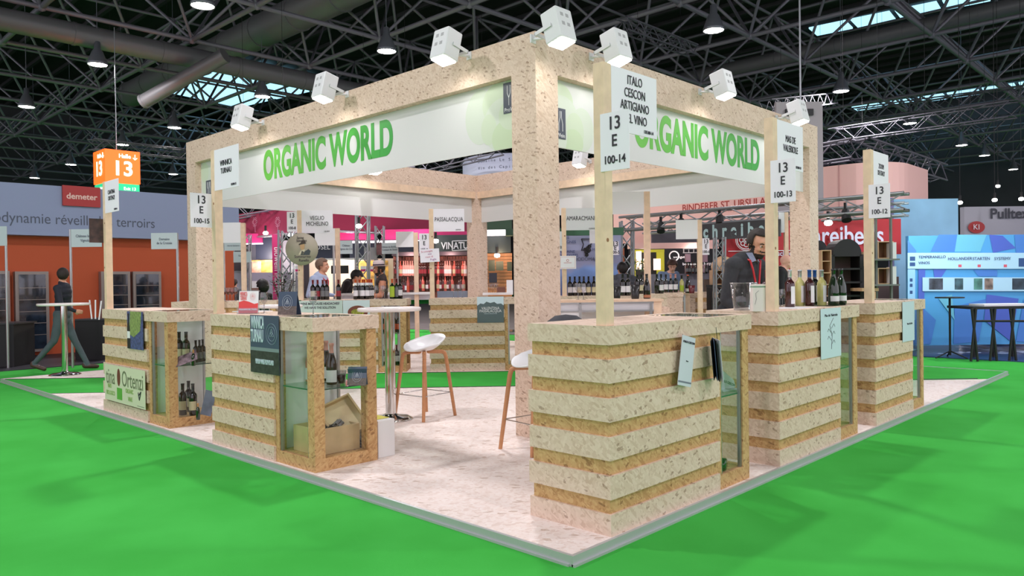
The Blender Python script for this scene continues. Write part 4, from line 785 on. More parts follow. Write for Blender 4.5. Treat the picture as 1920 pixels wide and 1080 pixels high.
        for v in range(NV):
            for u in range(NU):
                if keep[(v, u)] and keep[(v, (u+1) % NU)] and keep[(v+1, u)] and keep[(v+1, (u+1) % NU)]: fs.append((v*NU+u, v*NU+(u+1) % NU, (v+1)*NU+(u+1) % NU, (v+1)*NU+u))
        h_ = MB().add(vs, fs, True).build('hair', hair, body); so = h_.modifiers.new('t', 'SOLIDIFY'); so.thickness = .012; so.offset = -1
    if hat:
        b = MB(); M = HM @ Matrix.Translation((0, .01, .065)) @ Matrix.Rotation(-.1, 4, 'X') @ Matrix.Diagonal((1, 1.18, 1, 1)); b.lathe([(.086, -.006), (.115, -.012), (.142, -.004), (.146, .002), (.115, -.006), (.09, .0), (.088, .05), (.082, .085), (.05, .1), (.02, .09), (0, .088)], 28, M=M); ht = b.build('hat', hat, body)
        MB().lathe([(.0915, .002), (.0905, .03)], 28, M=M).build('hat_band', mat('hat_band', (60, 44, 60), .6), ht)
    if extras: extras(o, body, H, V)
    return o
def pose(**k):
    J = dict(pelvis=(0, 0, .98), waist=(0, 0, 1.1), chest=(0, 0, 1.36), neck=(0, .0, 1.52), head=(0, -.02, 1.665), girth=1.0,
             shl=(.185, 0, 1.44), ell=(.24, .03, 1.14), wrl=(.25, -.05, .88), hal=(.25, -.08, .78), shr=(-.185, 0, 1.44), elr=(-.24, .03, 1.14), wrr=(-.25, -.05, .88), har=(-.25, -.08, .78),
             hipl=(.09, 0, .93), knl=(.1, -.01, .5), anl=(.1, .02, .09), tol=(.11, -.15, .035), hipr=(-.09, 0, .93), knr=(-.1, -.01, .5), anr=(-.1, .02, .09), tor=(-.11, -.15, .035), palml=(1, 0, 0), palmr=(-1, 0, 0))
    J.update(k); return J
SKIN = mat('skin', (206, 152, 124), .5); SKT = mat('skin_tanned', (190, 130, 100), .5); SKP = mat('skin_pale', (222, 172, 152), .5)
JUMP = mat('charcoal_jumper', (52, 54, 58), .9, noise=.1, nscale=30); TRD = mat('dark_trousers', (40, 42, 48), .85); SHOE = mat('brown_shoe', (70, 44, 36), .5); BSHOE = mat('black_shoe', (24, 22, 22), .4)
HDK = mat('hair_dark', (40, 32, 28), .7, noise=.3, nscale=60); HGR = mat('hair_greybrown', (116, 92, 76), .7, noise=.25, nscale=60); HBL = mat('hair_black', (22, 18, 18), .6); SHIRT = mat('light_blue_shirt', (176, 190, 220), .8, noise=.06, nscale=10); JEAN = mat('grey_jeans', (74, 88, 92), .85, noise=.12); LAN = mat('lanyard_red', (196, 40, 48), .5)
def lanyard(o, body, H, V):
    c = V('chest'); n = V('neck'); 
    MB().path([n+Vector((.058, .04, .0)), n+Vector((.075, -.045, -.03)), c+Vector((.05, -.142, .03)), c+Vector((.0, -.155, -.2))], .009, 6).build('lanyard', LAN, body)
    MB().path([n+Vector((-.058, .04, .0)), n+Vector((-.075, -.045, -.03)), c+Vector((-.05, -.142, .03)), c+Vector((.0, -.155, -.2))], .009, 6).build('lanyard', LAN, body)
def jumper_extras(o, body, H, V):
    lanyard(o, body, H, V); n = V('neck'); b = MB()
    for s in (-1, 1): b.add([n+Vector((s*.015, -.062, -.03)), n+Vector((s*.062, -.05, -.045)), n+Vector((s*.066, .0, .035)), n+Vector((s*.045, -.045, .035))], [(0, 1, 2, 3)])
    c_ = b.build('shirt_collar', mat('collar_blue', (150, 158, 184), .7), body); c_.modifiers.new('t', 'SOLIDIFY').thickness = .006
pm = ony(1387, 560, .86)
# leaning man: torso pitched forward over the counter, head bowed, arms down behind the carton
person('bearded dark-haired man in charcoal jumper with red lanyard bending over the second right counter', (pm.x, pm.y, 0), math.radians(-6),
       pose(pelvis=(0, .06, .98), waist=(0, .06, 1.09), chest=(0, -.02, 1.31), neck=(0.01, -.1, 1.45), head=(0.03, -.165, 1.553), girth=1.05, shl=(.185, -.06, 1.385), shr=(-.185, -.06, 1.385), ell=(.25, -.04, 1.1), wrl=(.17, -.2, .93), hal=(.1, -.26, .93), elr=(-.235, -.02, 1.1), wrr=(-.16, -.2, .93), har=(-.1, -.26, .93), palml=(0, 0, 1), palmr=(0, 0, 1), hairvol=.002, hairline=.06),
       (SKIN, JUMP, TRD, BSHOE, HDK), HDK, True, 1.05, (math.radians(20), math.radians(0), math.radians(-22)), extras=jumper_extras, vox=.0065)
def at_d(px, d): p = ond(px, 560, d); return (p.x, p.y, 0)
ps = at_d(596, 13.0)
person('grey-brown haired man in light blue shirt with red lanyard, facing right', ps, math.radians(28),
       pose(chest=(0, -.04, 1.36), neck=(0, -.06, 1.51), head=(0, -.1, 1.645), shl=(.19, -.03, 1.42), shr=(-.19, -.03, 1.42), elr=(-.27, .02, 1.15), wrr=(-.26, -.22, 1.14), har=(-.25, -.32, 1.12), ell=(.25, .0, 1.16), wrl=(.2, -.2, 1.14), hal=(.18, -.3, 1.13), girth=1.1, palml=(0, 0, 1), palmr=(0, 0, 1)),
       (SKIN, SHIRT, TRD, BSHOE), HGR, scale=1.0, head_rot=(0, 0, math.radians(20)), extras=lanyard, vox=.011)
ph_ = at_d(716, 13.6)
person('man in pale hat and dark sleeveless top facing left behind the bottle cluster', ph_, math.radians(-118),
       pose(sleeve='none', head=(0, -.05, 1.62), neck=(0, -.02, 1.5), ell=(.25, -.05, 1.15), wrl=(.2, -.28, 1.13), hal=(.18, -.36, 1.12), elr=(-.25, -.05, 1.15), wrr=(-.2, -.28, 1.13), har=(-.18, -.36, 1.12), palml=(0, 0, 1), palmr=(0, 0, 1)),
       (SKT, mat('dark_vest', (52, 42, 40), .8), TRD, BSHOE, HDK), HDK, True, .98, (math.radians(8), 0, 0), hat=mat('straw_hat', (206, 190, 190), .7), vox=.011)
pw = onz(118, 694, ZG)
person('man in dark jacket and grey jeans walking right across the green carpet at far left', (pw.x, pw.y, ZG), math.radians(55),
       pose(head=(0, -.03, 1.665), chest=(0, -.03, 1.36), hipl=(.09, 0, .93), knl=(.1, -.16, .52), anl=(.1, -.36, .1), tol=(.11, -.52, .04), hipr=(-.09, 0, .93), knr=(-.1, .1, .52), anr=(-.1, .40, .16), tor=(-.1, .26, .04), elr=(-.27, -.08, 1.17), wrr=(-.2, -.26, 1.05), har=(-.16, -.33, 1.03), ell=(.27, .1, 1.16), wrl=(.28, .06, .92), hal=(.28, .04, .82), girth=1.08),
       (SKIN, mat('navy_jacket', (30, 34, 46), .8), JEAN, SHOE), HDK, scale=.955, head_rot=(0, 0, math.radians(105)), vox=.011)
def suit_extras(o, body, H, V):
    c = V('chest'); n = V('neck'); MB().add([n+Vector((-.04, -.06, -.02)), n+Vector((.04, -.06, -.02)), c+Vector((0, -.135, -.1))], [(0, 1, 2)]).build('shirt_front', WHITE, body).modifiers.new('t', 'SOLIDIFY').thickness = .012
    MB().path([n+Vector((0, -.075, -.03)), c+Vector((0, -.14, -.08))], .012, 6).build('tie', BLK, body)
person('bald man in dark suit and tie looking down beside the right pillar', at_d(1467, 12.2), math.radians(20),
       pose(head=(0, -.06, 1.60), neck=(0, -.03, 1.48), elr=(-.25, 0, 1.16), wrr=(-.12, -.24, 1.14), har=(-.06, -.3, 1.12), palmr=(0, 0, 1)), (SKP, mat('black_suit', (24, 24, 30), .8), TRD, BSHOE), None, head_rot=(math.radians(20), 0, math.radians(-15)), extras=suit_extras, vox=.012, scale=.99)
person('brown-haired woman in blue blouse and dark apron bending over bottles, right of centre', at_d(1254, 15.5), math.radians(-25),
       pose(head=(0, -.14, 1.60), neck=(0, -.1, 1.47), chest=(0, -.05, 1.33), girth=.9, ell=(.24, -.1, 1.12), wrl=(.12, -.3, 1.08), hal=(.08, -.38, 1.08), elr=(-.24, -.1, 1.12), wrr=(-.12, -.3, 1.08), har=(-.08, -.38, 1.08), hairvol=.016), (SKP, mat('blue_blouse', (110, 130, 160), .8), TRD, BSHOE), mat('hair_brown', (78, 54, 46), .7), head_rot=(math.radians(25), 0, math.radians(-30)), vox=.012)
person('person with dark hair and camouflage jacket seen from behind, right of the tall near post', at_d(1168, 13.5), math.radians(150), pose(head=(0, -.02, 1.52), neck=(0, 0, 1.42), chest=(0, 0, 1.28), shl=(.19, 0, 1.36), shr=(-.19, 0, 1.36), girth=1.2), (SKIN, mat('camo_jacket', (70, 72, 80), .9, noise=.4, nscale=12), TRD, BSHOE), HBL, vox=.012)
person('person in dark patterned jacket facing away, just left of the tall near post', at_d(1132, 14.5), math.radians(200), pose(head=(0, -.02, 1.64)), (SKP, mat('dark_patterned', (58, 56, 62), .9, noise=.4, nscale=12), TRD, BSHOE), None, vox=.012)
person('dark-haired person bowing in a black top right of the blue-shirted man', at_d(645, 14.6), math.radians(60), pose(head=(0, -.24, 1.46), neck=(0, -.14, 1.38), chest=(0, -.06, 1.26), shl=(.19, -.05, 1.34), shr=(-.19, -.05, 1.34), hairvol=.016), (SKIN, mat('black_top', (36, 30, 32), .9), TRD, BSHOE), HBL, head_rot=(math.radians(35), 0, 0), vox=.012)
person('woman with long black hair seated beyond the plant, left of the round sign', at_d(493, 17), math.radians(190), pose(head=(0, -.02, 1.28), neck=(0, 0, 1.16), chest=(0, 0, 1.02), pelvis=(0, .0, .66), waist=(0, 0, .78), shl=(.18, 0, 1.10), shr=(-.18, 0, 1.10), ell=(.22, 0, .84), elr=(-.22, 0, .84), wrl=(.2, -.2, .8), hal=(.18, -.28, .8), wrr=(-.2, -.2, .8), har=(-.18, -.28, .8), hipl=(.09, 0, .62), hipr=(-.09, 0, .62), knl=(.1, -.4, .6), knr=(-.1, -.4, .6), anl=(.1, -.42, .15), anr=(-.1, -.42, .15), tol=(.1, -.56, .05), tor=(-.1, -.56, .05), hairlow=-.2, hairvol=.05), (SKIN, BLK, TRD, BSHOE), HBL, vox=.012)
person('seated dark-haired person in grey at a far table behind the blank white plate at left', at_d(438, 19), math.radians(130), pose(head=(0, -.02, 1.38), neck=(0, 0, 1.26), chest=(0, 0, 1.12), pelvis=(0, .0, .76), waist=(0, 0, .88), shl=(.18, 0, 1.20), shr=(-.18, 0, 1.20), ell=(.22, 0, .94), elr=(-.22, 0, .94), wrl=(.2, -.2, .9), hal=(.18, -.28, .9), wrr=(-.2, -.2, .9), har=(-.18, -.28, .9), hipl=(.09, 0, .72), hipr=(-.09, 0, .72), knl=(.1, -.4, .7), knr=(-.1, -.4, .7), anl=(.1, -.42, .15), anr=(-.1, -.42, .15), tol=(.1, -.56, .05), tor=(-.1, -.56, .05)), (SKIN, mat('grey_top', (96, 98, 104), .9), TRD, BSHOE), HBL, vox=.012)
# ------------------------------------------------------------------ neighbouring stands
def pan(name, x0, y0, x1, y1, d, m, th=.04, parent=None):
    p = odp((x0+x1)/2, y1, d); W_ = (x1-x0)*d/FPX; h = (y1-y0)*d/FPX
    o = box(name, (-W_/2, 0, 0), (W_/2, th, h), m); o.rotation_euler = (0, 0, A45); o.location = p
    if parent: o.parent = parent
    return o
def lab(o, label, cat, group=None): return tag(o, label, cat, group)
def root(name, label, cat): return thing(name, label, cat, (0, 0, 0))
def ptext(s, px, py, d, size, m, par, sx=1, bold=0, right=None, space=1):   # on a frontal surface of depth d
    p = odp(px, py, d); r = Vector(right) if right else VR_; return text(s, size, m, par, face(p, r), sx=sx, bold=bold, space=space)
def point(px, py, d, e, col=(1, .9, .8), r=.12):
    l = bpy.data.lights.new('stand_lamp', 'POINT'); l.energy = e; l.color = col; l.shadow_soft_size = r; o = bpy.data.objects.new('stand_lamp_light', l); COL.objects.link(o); o.location = odp(px, py, d); return o
LBL = mat('fascia_blue_grey', (146, 158, 190), .7); ORG = mat('orange_wall', (190, 84, 46), .7); RED = mat('sign_red', (176, 50, 50), .5); MAR = mat('maroon_cloth', (142, 30, 66), .7); PNK = mat('magenta_cloth', (196, 40, 110), .6)
NAVY = mat('navy_board', (36, 42, 62), .5); SAL = mat('salmon_fascia', (244, 196, 186), .6); GPL = mat('sign_pale_green', (186, 200, 204), .5); TXT = mat('slate_text', (84, 92, 110), .6); PINKT = mat('terracotta_text', (176, 60, 52), .6)
def truss(name, pts, w_, r, label, parent=None, m=STEEL, step=None):
    """square lattice truss along a straight line"""
    a, b = Vector(pts[0]), Vector(pts[1]); d = (b-a).normalized(); L_ = (b-a).length; u = d.cross(Vector((0, 0, 1)));
    u = Vector((.7071, -.7071, 0)) if u.length < .2 else u.normalized(); v = d.cross(u).normalized(); step = step or w_*1.2; n = max(2, int(L_/step)); mb = MB()
    cs = [(u*sx+v*sy)*w_/2 for sx, sy in ((-1, -1), (1, -1), (1, 1), (-1, 1))]
    for c in cs: mb.tube(a+c, b+c, r, 6, caps=False)
    for k in range(n):
        p = a+d*(L_*k/n); q = a+d*(L_*(k+1)/n)
        for i in range(4):
            c, e = cs[i], cs[(i+1) % 4]; mb.tube(p+(c if k % 2 else e), q+(e if k % 2 else c), r*.55, 4, caps=False)
    o = mb.build(name, m, parent)
    if not parent: tag(o, label, 'truss')
    return o
def hung_truss(a, b, w_, r, label):
    o = thing('overhead_truss', label, 'truss'); truss('beam', (a, b), w_, r*.8, '', o, mat('dull_truss', (120, 118, 128), .5, .5))
    for t in (.2, .8): p = a.lerp(b, t); MB().tube(p, (p.x, p.y, 15.4), .006, 5).build('cable', BLK, o)
# left: blue grey fascia over an orange wall
YL = 15.5; lw = root('exhibition_wall', 'stand wall at left, orange below a blue grey fascia lettered biodynamie réveille les terroirs', 'wall')
xr = ony(437, 400, YL).x; zf0 = ony(175, 446, YL).z; zf1 = ony(175, 356.5, YL).z
box('fascia', (-7, YL-.3, zf0), (xr, YL, zf1), LBL, lw); box('wall_panel', (-7, YL, ZG), (xr-.0, YL+.1, zf0+.02), ORG, lw)
p = ony(291, 420, YL-.305); text('biodynamie réveille les terroirs', .30, TXT, lw, face((p.x, YL-.303, p.z), (1, 0, 0)), sx=.86, align='RIGHT')
dm = root('red_sign', 'small red sign lettered demeter on the blue grey fascia', 'sign'); a = ony(118, 385, YL-.36); b = ony(188, 352, YL-.36); box('sign_board', (a.x, YL-.36, a.z), (b.x, YL-.305, b.z), RED, dm); text('demeter', .17, mat('cream_text', (236, 200, 190)), dm, face(((a.x+b.x)/2, YL-.363, (a.z+b.z)/2-.01), (1, 0, 0)), bold=.004)
SILV = mat('frame_silver', (150, 140, 136), .4, .5); REF = mat('dark_glazing', (34, 44, 56), .08, noise=.9, nscale=3.5, coat=1)
for (x0, y0, x1, y1, l) in ((-30, 508, 18, 660, 'tall glazed cabinet cut by the left edge of the picture'), (31, 509, 91, 662, 'tall glazed cabinet on the orange wall left of the walking man'), (191, 509, 244, 600, 'glazed display case behind the leftmost post'), (251, 509, 302, 600, 'glazed display case right of the leftmost post, on the orange wall')):
    a = ony(x0, y1, YL-.16); b = ony(x1, y0, YL-.16); t = root('glazed_cabinet', l, 'cabinet'); box('body', (a.x, YL-.16, max(a.z, ZG+.01)), (b.x, YL-.005, b.z), SILV, t)
    box('glass_front', (a.x+.06, YL-.175, max(a.z, 0)+.06), (b.x-.06, YL-.161, b.z-.06), REF, t)
    for k in range(3 if y1 < 620 else 5): zz = b.z-.1-(k+1)*(b.z-max(a.z, 0)-.2)/(4 if y1 < 620 else 6); box('shelf', (a.x+.06, YL-.185, zz), (b.x-.06, YL-.176, zz+.012), SILV, t)
def name_sign(px0, px1, py0, py1, ppx, d, lines, label, pb=560):
    q = odp(ppx, pb, d); o = thing('sign_on_pole', label, 'sign', (0, 0, 0)); zt = odp(ppx, py0, d).z
    MB().tube((q.x, q.y, ZG), (q.x, q.y, zt), .022, 10).build('pole', ALU, o); pl = pan('sign_plate', px0, py0, px1, py1, d-.03, GPL, .012, o)
    for i, s in enumerate(lines): ptext(s, (px0+px1)/2, py0+(py1-py0)*(.38+.25*i), d-.034, (py1-py0)*.2*d/FPX*1.1, TXT, o, sx=.8)
    return o
name_sign(-40, 12, 425, 461, 13, 13.3, [], 'pale sign plate on a pole at the very left edge'); name_sign(134, 190, 430, 463, 134, 13.3, ['Château la Forêt', 'Vignobles'], 'pale sign plate on a pole above the walking man'); name_sign(284, 332, 437, 467, 334, 13.3, ['Domaine', 'de la Croisée'], 'pale sign plate on a pole between leftmost post and left pillar')
name_sign(421, 454, 455, 470, 421, 15.5, ['Clos des Quarterons'], 'pale sign plate under the blank white plate left of the red magenta stand'); name_sign(438, 470, 472, 492, 470, 16.5, ['Domaine'], 'lower pale sign plate beside the pine post above red wine glasses'); name_sign(637, 661, 451, 476, 627, 15, ['Château', 'Vignes du Clos'], 'pale sign plate right of the blank plate, left of the truss tower'); name_sign(716, 746, 455, 476, 746, 15, ['Château de Berthelot', 'Coteaux du Tertre'], 'pale sign plate above the straw hat')
def black_counter(x0, x1, ytop, ybot, label):
    g = onz((x0+x1)/2, ybot, ZG); d = -(RM.transposed() @ (g-CP)).z; o = root('black_counter', label, 'counter'); b = pan('counter_body', x0, ytop+3, x1, ybot, d, BLK, .6, o); pan('counter_top', x0-1, ytop, x1+1, ytop+3, d-.02, mat('black_top_board', (40, 40, 44), .4), .64, o); return o
black_counter(-40, 26, 606, 688, 'black counter cut by the left edge of the picture'); black_counter(142, 200, 598, 674, 'black counter between the walking man and the leftmost counter')
t = thing('leaflet_rack', 'small rack of white leaflets on the black counter behind the chrome table', 'rack', tuple(odp(173, 598, 12.9)), A45)
for k in range(3): MB().box((-.02+k*.06, 0, 0), (0+k*.06, .01, .32), Matrix.Rotation(.12*k-.1, 4, 'Y')).build('leaflet', WHITE, t)
# hanging orange cube, lit from inside
oc = root('cube_sign', 'hanging lit orange cube sign with the number 13 over a green band', 'sign'); dq = 24; OLIT = mat('lit_orange', (240, 90, 24), .5, emit=(255, 92, 22), es=1.25); TLIT = mat('lit_teal', (20, 160, 110), .5, emit=(30, 190, 130), es=.8); WLIT = mat('lit_white', (255, 255, 250), .5, emit=(255, 240, 220), es=1.6)
cc = odp(219, 316, dq); sz = 1.02; Mc = Matrix.Translation(cc) @ Matrix.Rotation(math.radians(0), 4, 'Z')
MB().box((-sz/2, -sz/2, -.5), (sz/2, sz/2, .5), Mc).build('cube', OLIT, oc); MB().box((-sz/2+.02, -sz/2+.02, -.82), (sz/2-.02, sz/2-.02, -.52), Mc).build('green_band', TLIT, oc)
for R9 in (0, -math.pi/2):
    Mr = Mc @ Matrix.Rotation(R9, 4, 'Z'); text('13', .62, WLIT, oc, Mr @ face((0, -sz/2-.012, -.08), (1, 0, 0)), bold=.014); text('Halle', .17, WLIT, oc, Mr @ face((.06, -sz/2-.012, .32), (1, 0, 0)), bold=.004); MB().path([Mr @ Vector(q) for q in ((.36, -sz/2-.01, .4), (.36, -sz/2-.01, .24), (.30, -sz/2-.01, .3))], .012, 5).path([Mr @ Vector(q) for q in ((.36, -sz/2-.01, .24), (.42, -sz/2-.01, .3))], .012, 5).build('arrow', WLIT, oc)
    text('Exit 13', .13, WLIT, oc, Mr @ face((.2, -sz/2+.01, -.67), (1, 0, 0)))
MB().tube(cc+Vector((0, 0, .5)), cc+Vector((0, 0, 4.4)), .015).build('cable', STEEL, oc)
# magenta stand
K = odp(602, 430, 21); ms = root('fascia_banner', 'maroon cloth fascia turning a corner, hung above the far magenta stand', 'banner')
zb, zt = K.z, odp(602, 378, 21).z; La = onx(425, 442, K.x); Ra = ony(885, 425, K.y)
box('cloth', (K.x, K.y, zb), (K.x+.04, La.y, zt), MAR, ms); box('cloth', (K.x, K.y, zb), (Ra.x, K.y+.04, zt), MAR, ms); m = MB().tube((K.x, K.y, zb-.03), (K.x, La.y, zb-.03), .035).tube((K.x, K.y, zb-.03), (Ra.x, K.y, zb-.03), .035).build('hem_rail', ALU, ms)
for px in (478, 521): 
    p = onx(px, 416, K.x); b = MB(); M_ = face((K.x-.006, p.y, p.z), (0, -1, 0))
    for i in range(6): a_ = i*1.05; b.lathe([(.03, 0), (.05, 0)], 8, M=M_ @ Matrix.Translation((.11*math.cos(a_), .11*math.sin(a_), 0)))
    b.path([M_ @ Vector((0, -.1, 0)), M_ @ Vector((.03, -.32, 0))], .012, 4).build('grape_print', mat('pale_rose', (196, 130, 150)), ms)
mi = root('curved_pink_panel', 'glowing magenta panels below the maroon fascia', 'panel'); pan('panel', 632, 427, 706, 450, 22.5, PNK, .05, mi); pan('panel', 716, 430, 812, 449, 22, PNK, .05, mi); pan('panel', 455, 438, 492, 455, 23.5, PNK, .05, mi); pan('panel', 806, 434, 876, 442, 21.5, PNK, .05, mi)
wl = mat('light_strip', (255, 255, 255), emit=(250, 240, 250), es=2.0); pan('light_strip', 640, 451, 812, 455, 21.8, wl, .05, mi); pan('light_strip', 455, 456, 492, 458, 23.4, wl, .05, mi)
point(655, 438, 21.8, 14, (1, .5, .8)); point(780, 436, 21.4, 16, (1, .5, .8)); point(475, 447, 22.8, 10, (1, .5, .8))
mo = root('navy_board', 'navy board lettered MOSEL behind the man in light blue shirt', 'board'); pan('board', 575, 453, 640, 484, 19, NAVY, .05, mo); pan('board', 656, 456, 700, 484, 20, NAVY, .05, mo); pan('board', 745, 452, 815, 476, 19, NAVY, .05, mo); pan('ledge', 575, 484, 700, 487, 18.9, WHP, .2, mo)
ptext('MOSEL', 600, 464, 18.94, .165, WHITE, mo); ptext('FASZINATION', 775, 461, 18.94, .1, GPL, mo, space=1.3)
sp = root('shop_interior', 'warmly lit interior of the far stand with shelf pictures behind the truss tower', 'interior')
CRM = mat('cream_wall', (236, 214, 196), .7); FOOD = mat('golden_shelf_print', (206, 150, 70), .6, noise=.8, nscale=5); GRYW = mat('grey_stand_wall', (142, 138, 152), .7); DKI = mat('dark_interior', (44, 38, 46), .7)
pan('back_wall', 560, 486, 745, 560, 21, CRM, .1, sp); pan('back_wall', 405, 452, 566, 560, 26, GRYW, .1, sp); pan('dark_panel', 440, 455, 470, 475, 25.8, DKI, .05, sp); pan('dark_panel', 480, 440, 515, 486, 25.6, NAVY, .05, sp); pan('golden_picture', 470, 488, 513, 511, 25.4, FOOD, .05, sp); pan('pink_print', 472, 490, 489, 511, 25.3, mat('pink_print', (226, 160, 140), .5, noise=.6, nscale=4), .04, sp); pan('dark_panel', 405, 490, 452, 508, 25.7, DKI, .05, sp)
pan('gold_shelf', 672, 489, 728, 540, 20.7, FOOD, .05, sp); pan('dark_panel', 561, 488, 580, 560, 20.5, DKI, .05, sp); pan('picture', 706, 455, 716, 478, 18.5, mat('portrait_print', (120, 76, 80), .5, noise=.8, nscale=5), .05, sp); pan('grey_box', 683, 464, 706, 487, 18.6, mat('grey_board', (150, 148, 152), .6), .06, sp); pan('price_board', 621, 498, 653, 513, 18.5, BLK, .04, sp)
for x in (553, 676, 692): pan('shelf_card', x, 499, x+11, 505, 18.3, WHITE, .03, sp); pan('shelf_card_band', x, 505, x+11, 509, 18.29, PNK, .03, sp)
pan('low_wall', 466, 511, 560, 560, 24, GRYW, .1, sp); pan('white_desk', 470, 527, 495, 545, 23, WHP, .3, sp); pan('brown_box', 472, 540, 486, 556, 22, mat('brown_panel', (140, 110, 100), .6), .2, sp); pan('ledge', 558, 516, 600, 520, 22, WHP, .2, sp)
point(640, 500, 20, 45, (1, .85, .75)); point(500, 480, 25, 60, (1, .85, .75))
pc = root('magenta_column', 'magenta column with vertical white lettering left of the round sign', 'column'); c = odp(518, 500, 21); zc0, zc1 = odp(518, 560, 21).z, odp(518, 438, 21).z
pan('column_body', 512, 440, 527, 572, 21, PNK, .2, pc); text('biowein macht', .23, WHITE, pc, face(tuple(odp(519.5, 505, 20.96)), (0, 0, -1), VR_), sx=.9)
truss('truss_tower', (odp(537, 620, 20), odp(537, 432, 20)), .32, .03, 'slender lattice tower right of the magenta column'); truss('truss_tower', (odp(680, 640, 17.5), odp(680, 386, 17.5)), .27, .024, 'lattice tower with a bright lamp right of the blank plates'); truss('truss_tower', (odp(712, 640, 19), odp(712, 424, 19)), .2, .02, 'thinner lattice tower beside the straw hat man'); truss('truss_tower', (odp(463, 620, 22), odp(463, 440, 22)), .18, .02, 'thin lattice tower behind the pine post above the red wine glasses')
hung_truss(odp(436, 398, 24), odp(560, 374, 22.4), .4, .03, 'lattice truss above the maroon fascia at left')
_n = 'first second third fourth fifth sixth seventh eighth ninth tenth eleventh twelfth thirteenth fourteenth fifteenth sixteenth seventeenth eighteenth nineteenth twentieth twenty-first twenty-second twenty-third'.split()
def nth(k): return _n[k]
# shelf wall of bottles
sv = root('shelf_wall', 'wooden shelf wall full of rose lit bottles behind the PASSALACQUA post', 'shelf'); PLK = mat('reddish_plank', (186, 118, 104), .6, noise=.2, nscale=6); SHD = mat('shelf_brown', (110, 62, 54), .6)
x = 738
pk = None
while x < 876:
    q = pan('plank', x+.3, 478, x+5.2, 560, 17, PLK, .05, sv); x += 5.6
for yy in (487, 517.5, 545.5): pan('shelf_board', 738, yy, 877, yy+2.5, 16.75, SHD, .26, sv)
for xx in (757.5, 795, 838, 876): pan('upright', xx, 478, xx+1.6, 560, 16.74, SHD, .27, sv)
pan('counter_front', 820, 546, 876, 560, 15.5, mat('shelf_counter', (120, 132, 150), .6), .3, sv); pan('canopy', 735, 472, 878, 479, 16.3, mat('canopy_grey', (80, 70, 78), .5), 1.0, sv)
FR = mat('frosted_rose_glass', (226, 160, 150), .25); BRN = mat('brown_bottle_glass', (70, 34, 30), .1, coat=.5)
for k, px in enumerate((743, 751, 757, 761, 765, 769.5, 773.5, 787, 792, 797, 806, 817, 822, 826, 831, 835, 839, 843.5, 852, 856, 861, 868, 872)):
    g, lm = ((BRN, LR), (ROSE, LC), (FR, LW))[(0, 1, 2, 2, 2, 2, 2, 0, 0, 0, 0, 0, 1, 0, 0, 2, 2, 2, 1, 0, 0, 1, 2)[k]]
    bottle('claret', g, lm, None, odp(px, 517.5, 16.62), nth(k)+' bottle from the left on the upper board of the rose lit shelf wall', A45, 'upper shelf bottles', sc=1.08)
for k, px in enumerate((789, 793, 801, 806, 822, 826, 831, 835, 840, 844, 848, 861, 864, 869)):
    bottle('claret', (BRN, ROSE, BRN)[k % 3], (LR, LC, LW)[k % 3], None, odp(px, 545.5, 16.62), nth(k)+' bottle from the left on the lower board of the rose lit shelf wall', A45, 'lower shelf bottles', sc=1.0)
for k, (px, lm) in enumerate(((752, LC), (757, LR), (761, LW), (765, LO), (772, LR))): bottle('claret', BRN if k != 3 else ROSE, lm, None, odp(px, 549, 14.5), ordn[k]+' of the bottles on the far ledge behind the lime labelled bottle', A45)
lg = root('ledge_counter', 'pale ledge behind the bottles at the foot of the rose lit shelf wall', 'counter'); pan('ledge_top', 640, 549, 806, 553, 14.2, WHP, .5, lg); pan('ledge_front', 640, 553, 806, 563, 14.3, mat('ledge_grey', (196, 196, 204)), .4, lg)
point(770, 482, 16.2, 7, (1, .66, .58)); point(845, 482, 16.2, 7, (1, .66, .58))
vn = root('dark_fascia', 'dark fascia with a framed word VINATUREL left of the back pillar', 'sign'); pan('fascia', 816, 440, 958, 474, 17.5, mat('dark_green_grey', (62, 72, 72), .6), .1, vn); pan('side', 735, 455, 816, 472, 18.5, NAVY, .1, vn)
ptext('VINATUREL', 864, 461, 17.46, .22, WHITE, vn, sx=.78, bold=.004); b = MB(); P4 = [odp(848, 470, 17.45), odp(848, 452, 17.45), odp(882, 451, 17.45), odp(882, 468, 17.45)]; b.path(P4+P4[:1], .012, 4).build('word_frame', WHITE, vn)
gf = root('green_fascia', 'dark green fascia over a lit wooden stand right of the back pillar', 'sign'); pan('fascia', 905, 411, 960, 437, 19, mat('dark_green_board', (46, 76, 58), .6), .1, gf); pan('light_box', 905, 431, 948, 440, 17, wl, .4, gf); pan('green_end', 948, 429, 962, 441, 16.9, mat('dark_green_board'), .45, gf)
wd = root('slat_wall', 'orange lit wooden slat wall with black menu boards right of the back pillar', 'wall'); SLT = mat('orange_slat', (214, 150, 106), .6, noise=.12)
for k in range(14): pan('slat', 905, 475+k*6.2, 960, 480.6+k*6.2, 18.5, SLT, .04, wd)
MNU = mat('menu_green', (44, 58, 50), .5); pan('menu_board', 916, 488, 928, 508, 17.9, MNU, .04, wd); pan('menu_board', 930, 490, 944, 507, 17.9, MNU, .04, wd); pan('menu_board', 951, 491, 960, 508, 17.9, MNU, .04, wd); pan('coffee_machine', 917, 512, 932, 530, 16.8, mat('machine_dark', (70, 76, 88), .4, .5), .3, wd); pan('wooden_crate', 932, 538, 948, 549, 15, mat('crate_brown', (120, 76, 60), .6), .3, wd); pan('white_board', 950, 525, 962, 549, 14.8, WHP, .1, wd); pan('ledge', 905, 549, 962, 553, 14.6, WHP, .5, wd)
for k, px in enumerate((919, 923, 927, 931)): wineglass(odp(px, 549, 14.5), ordn[k]+' of the upturned glasses on the ledge under the coffee machine', .9)
point(935, 480, 17.5, 22, (1, .62, .35))
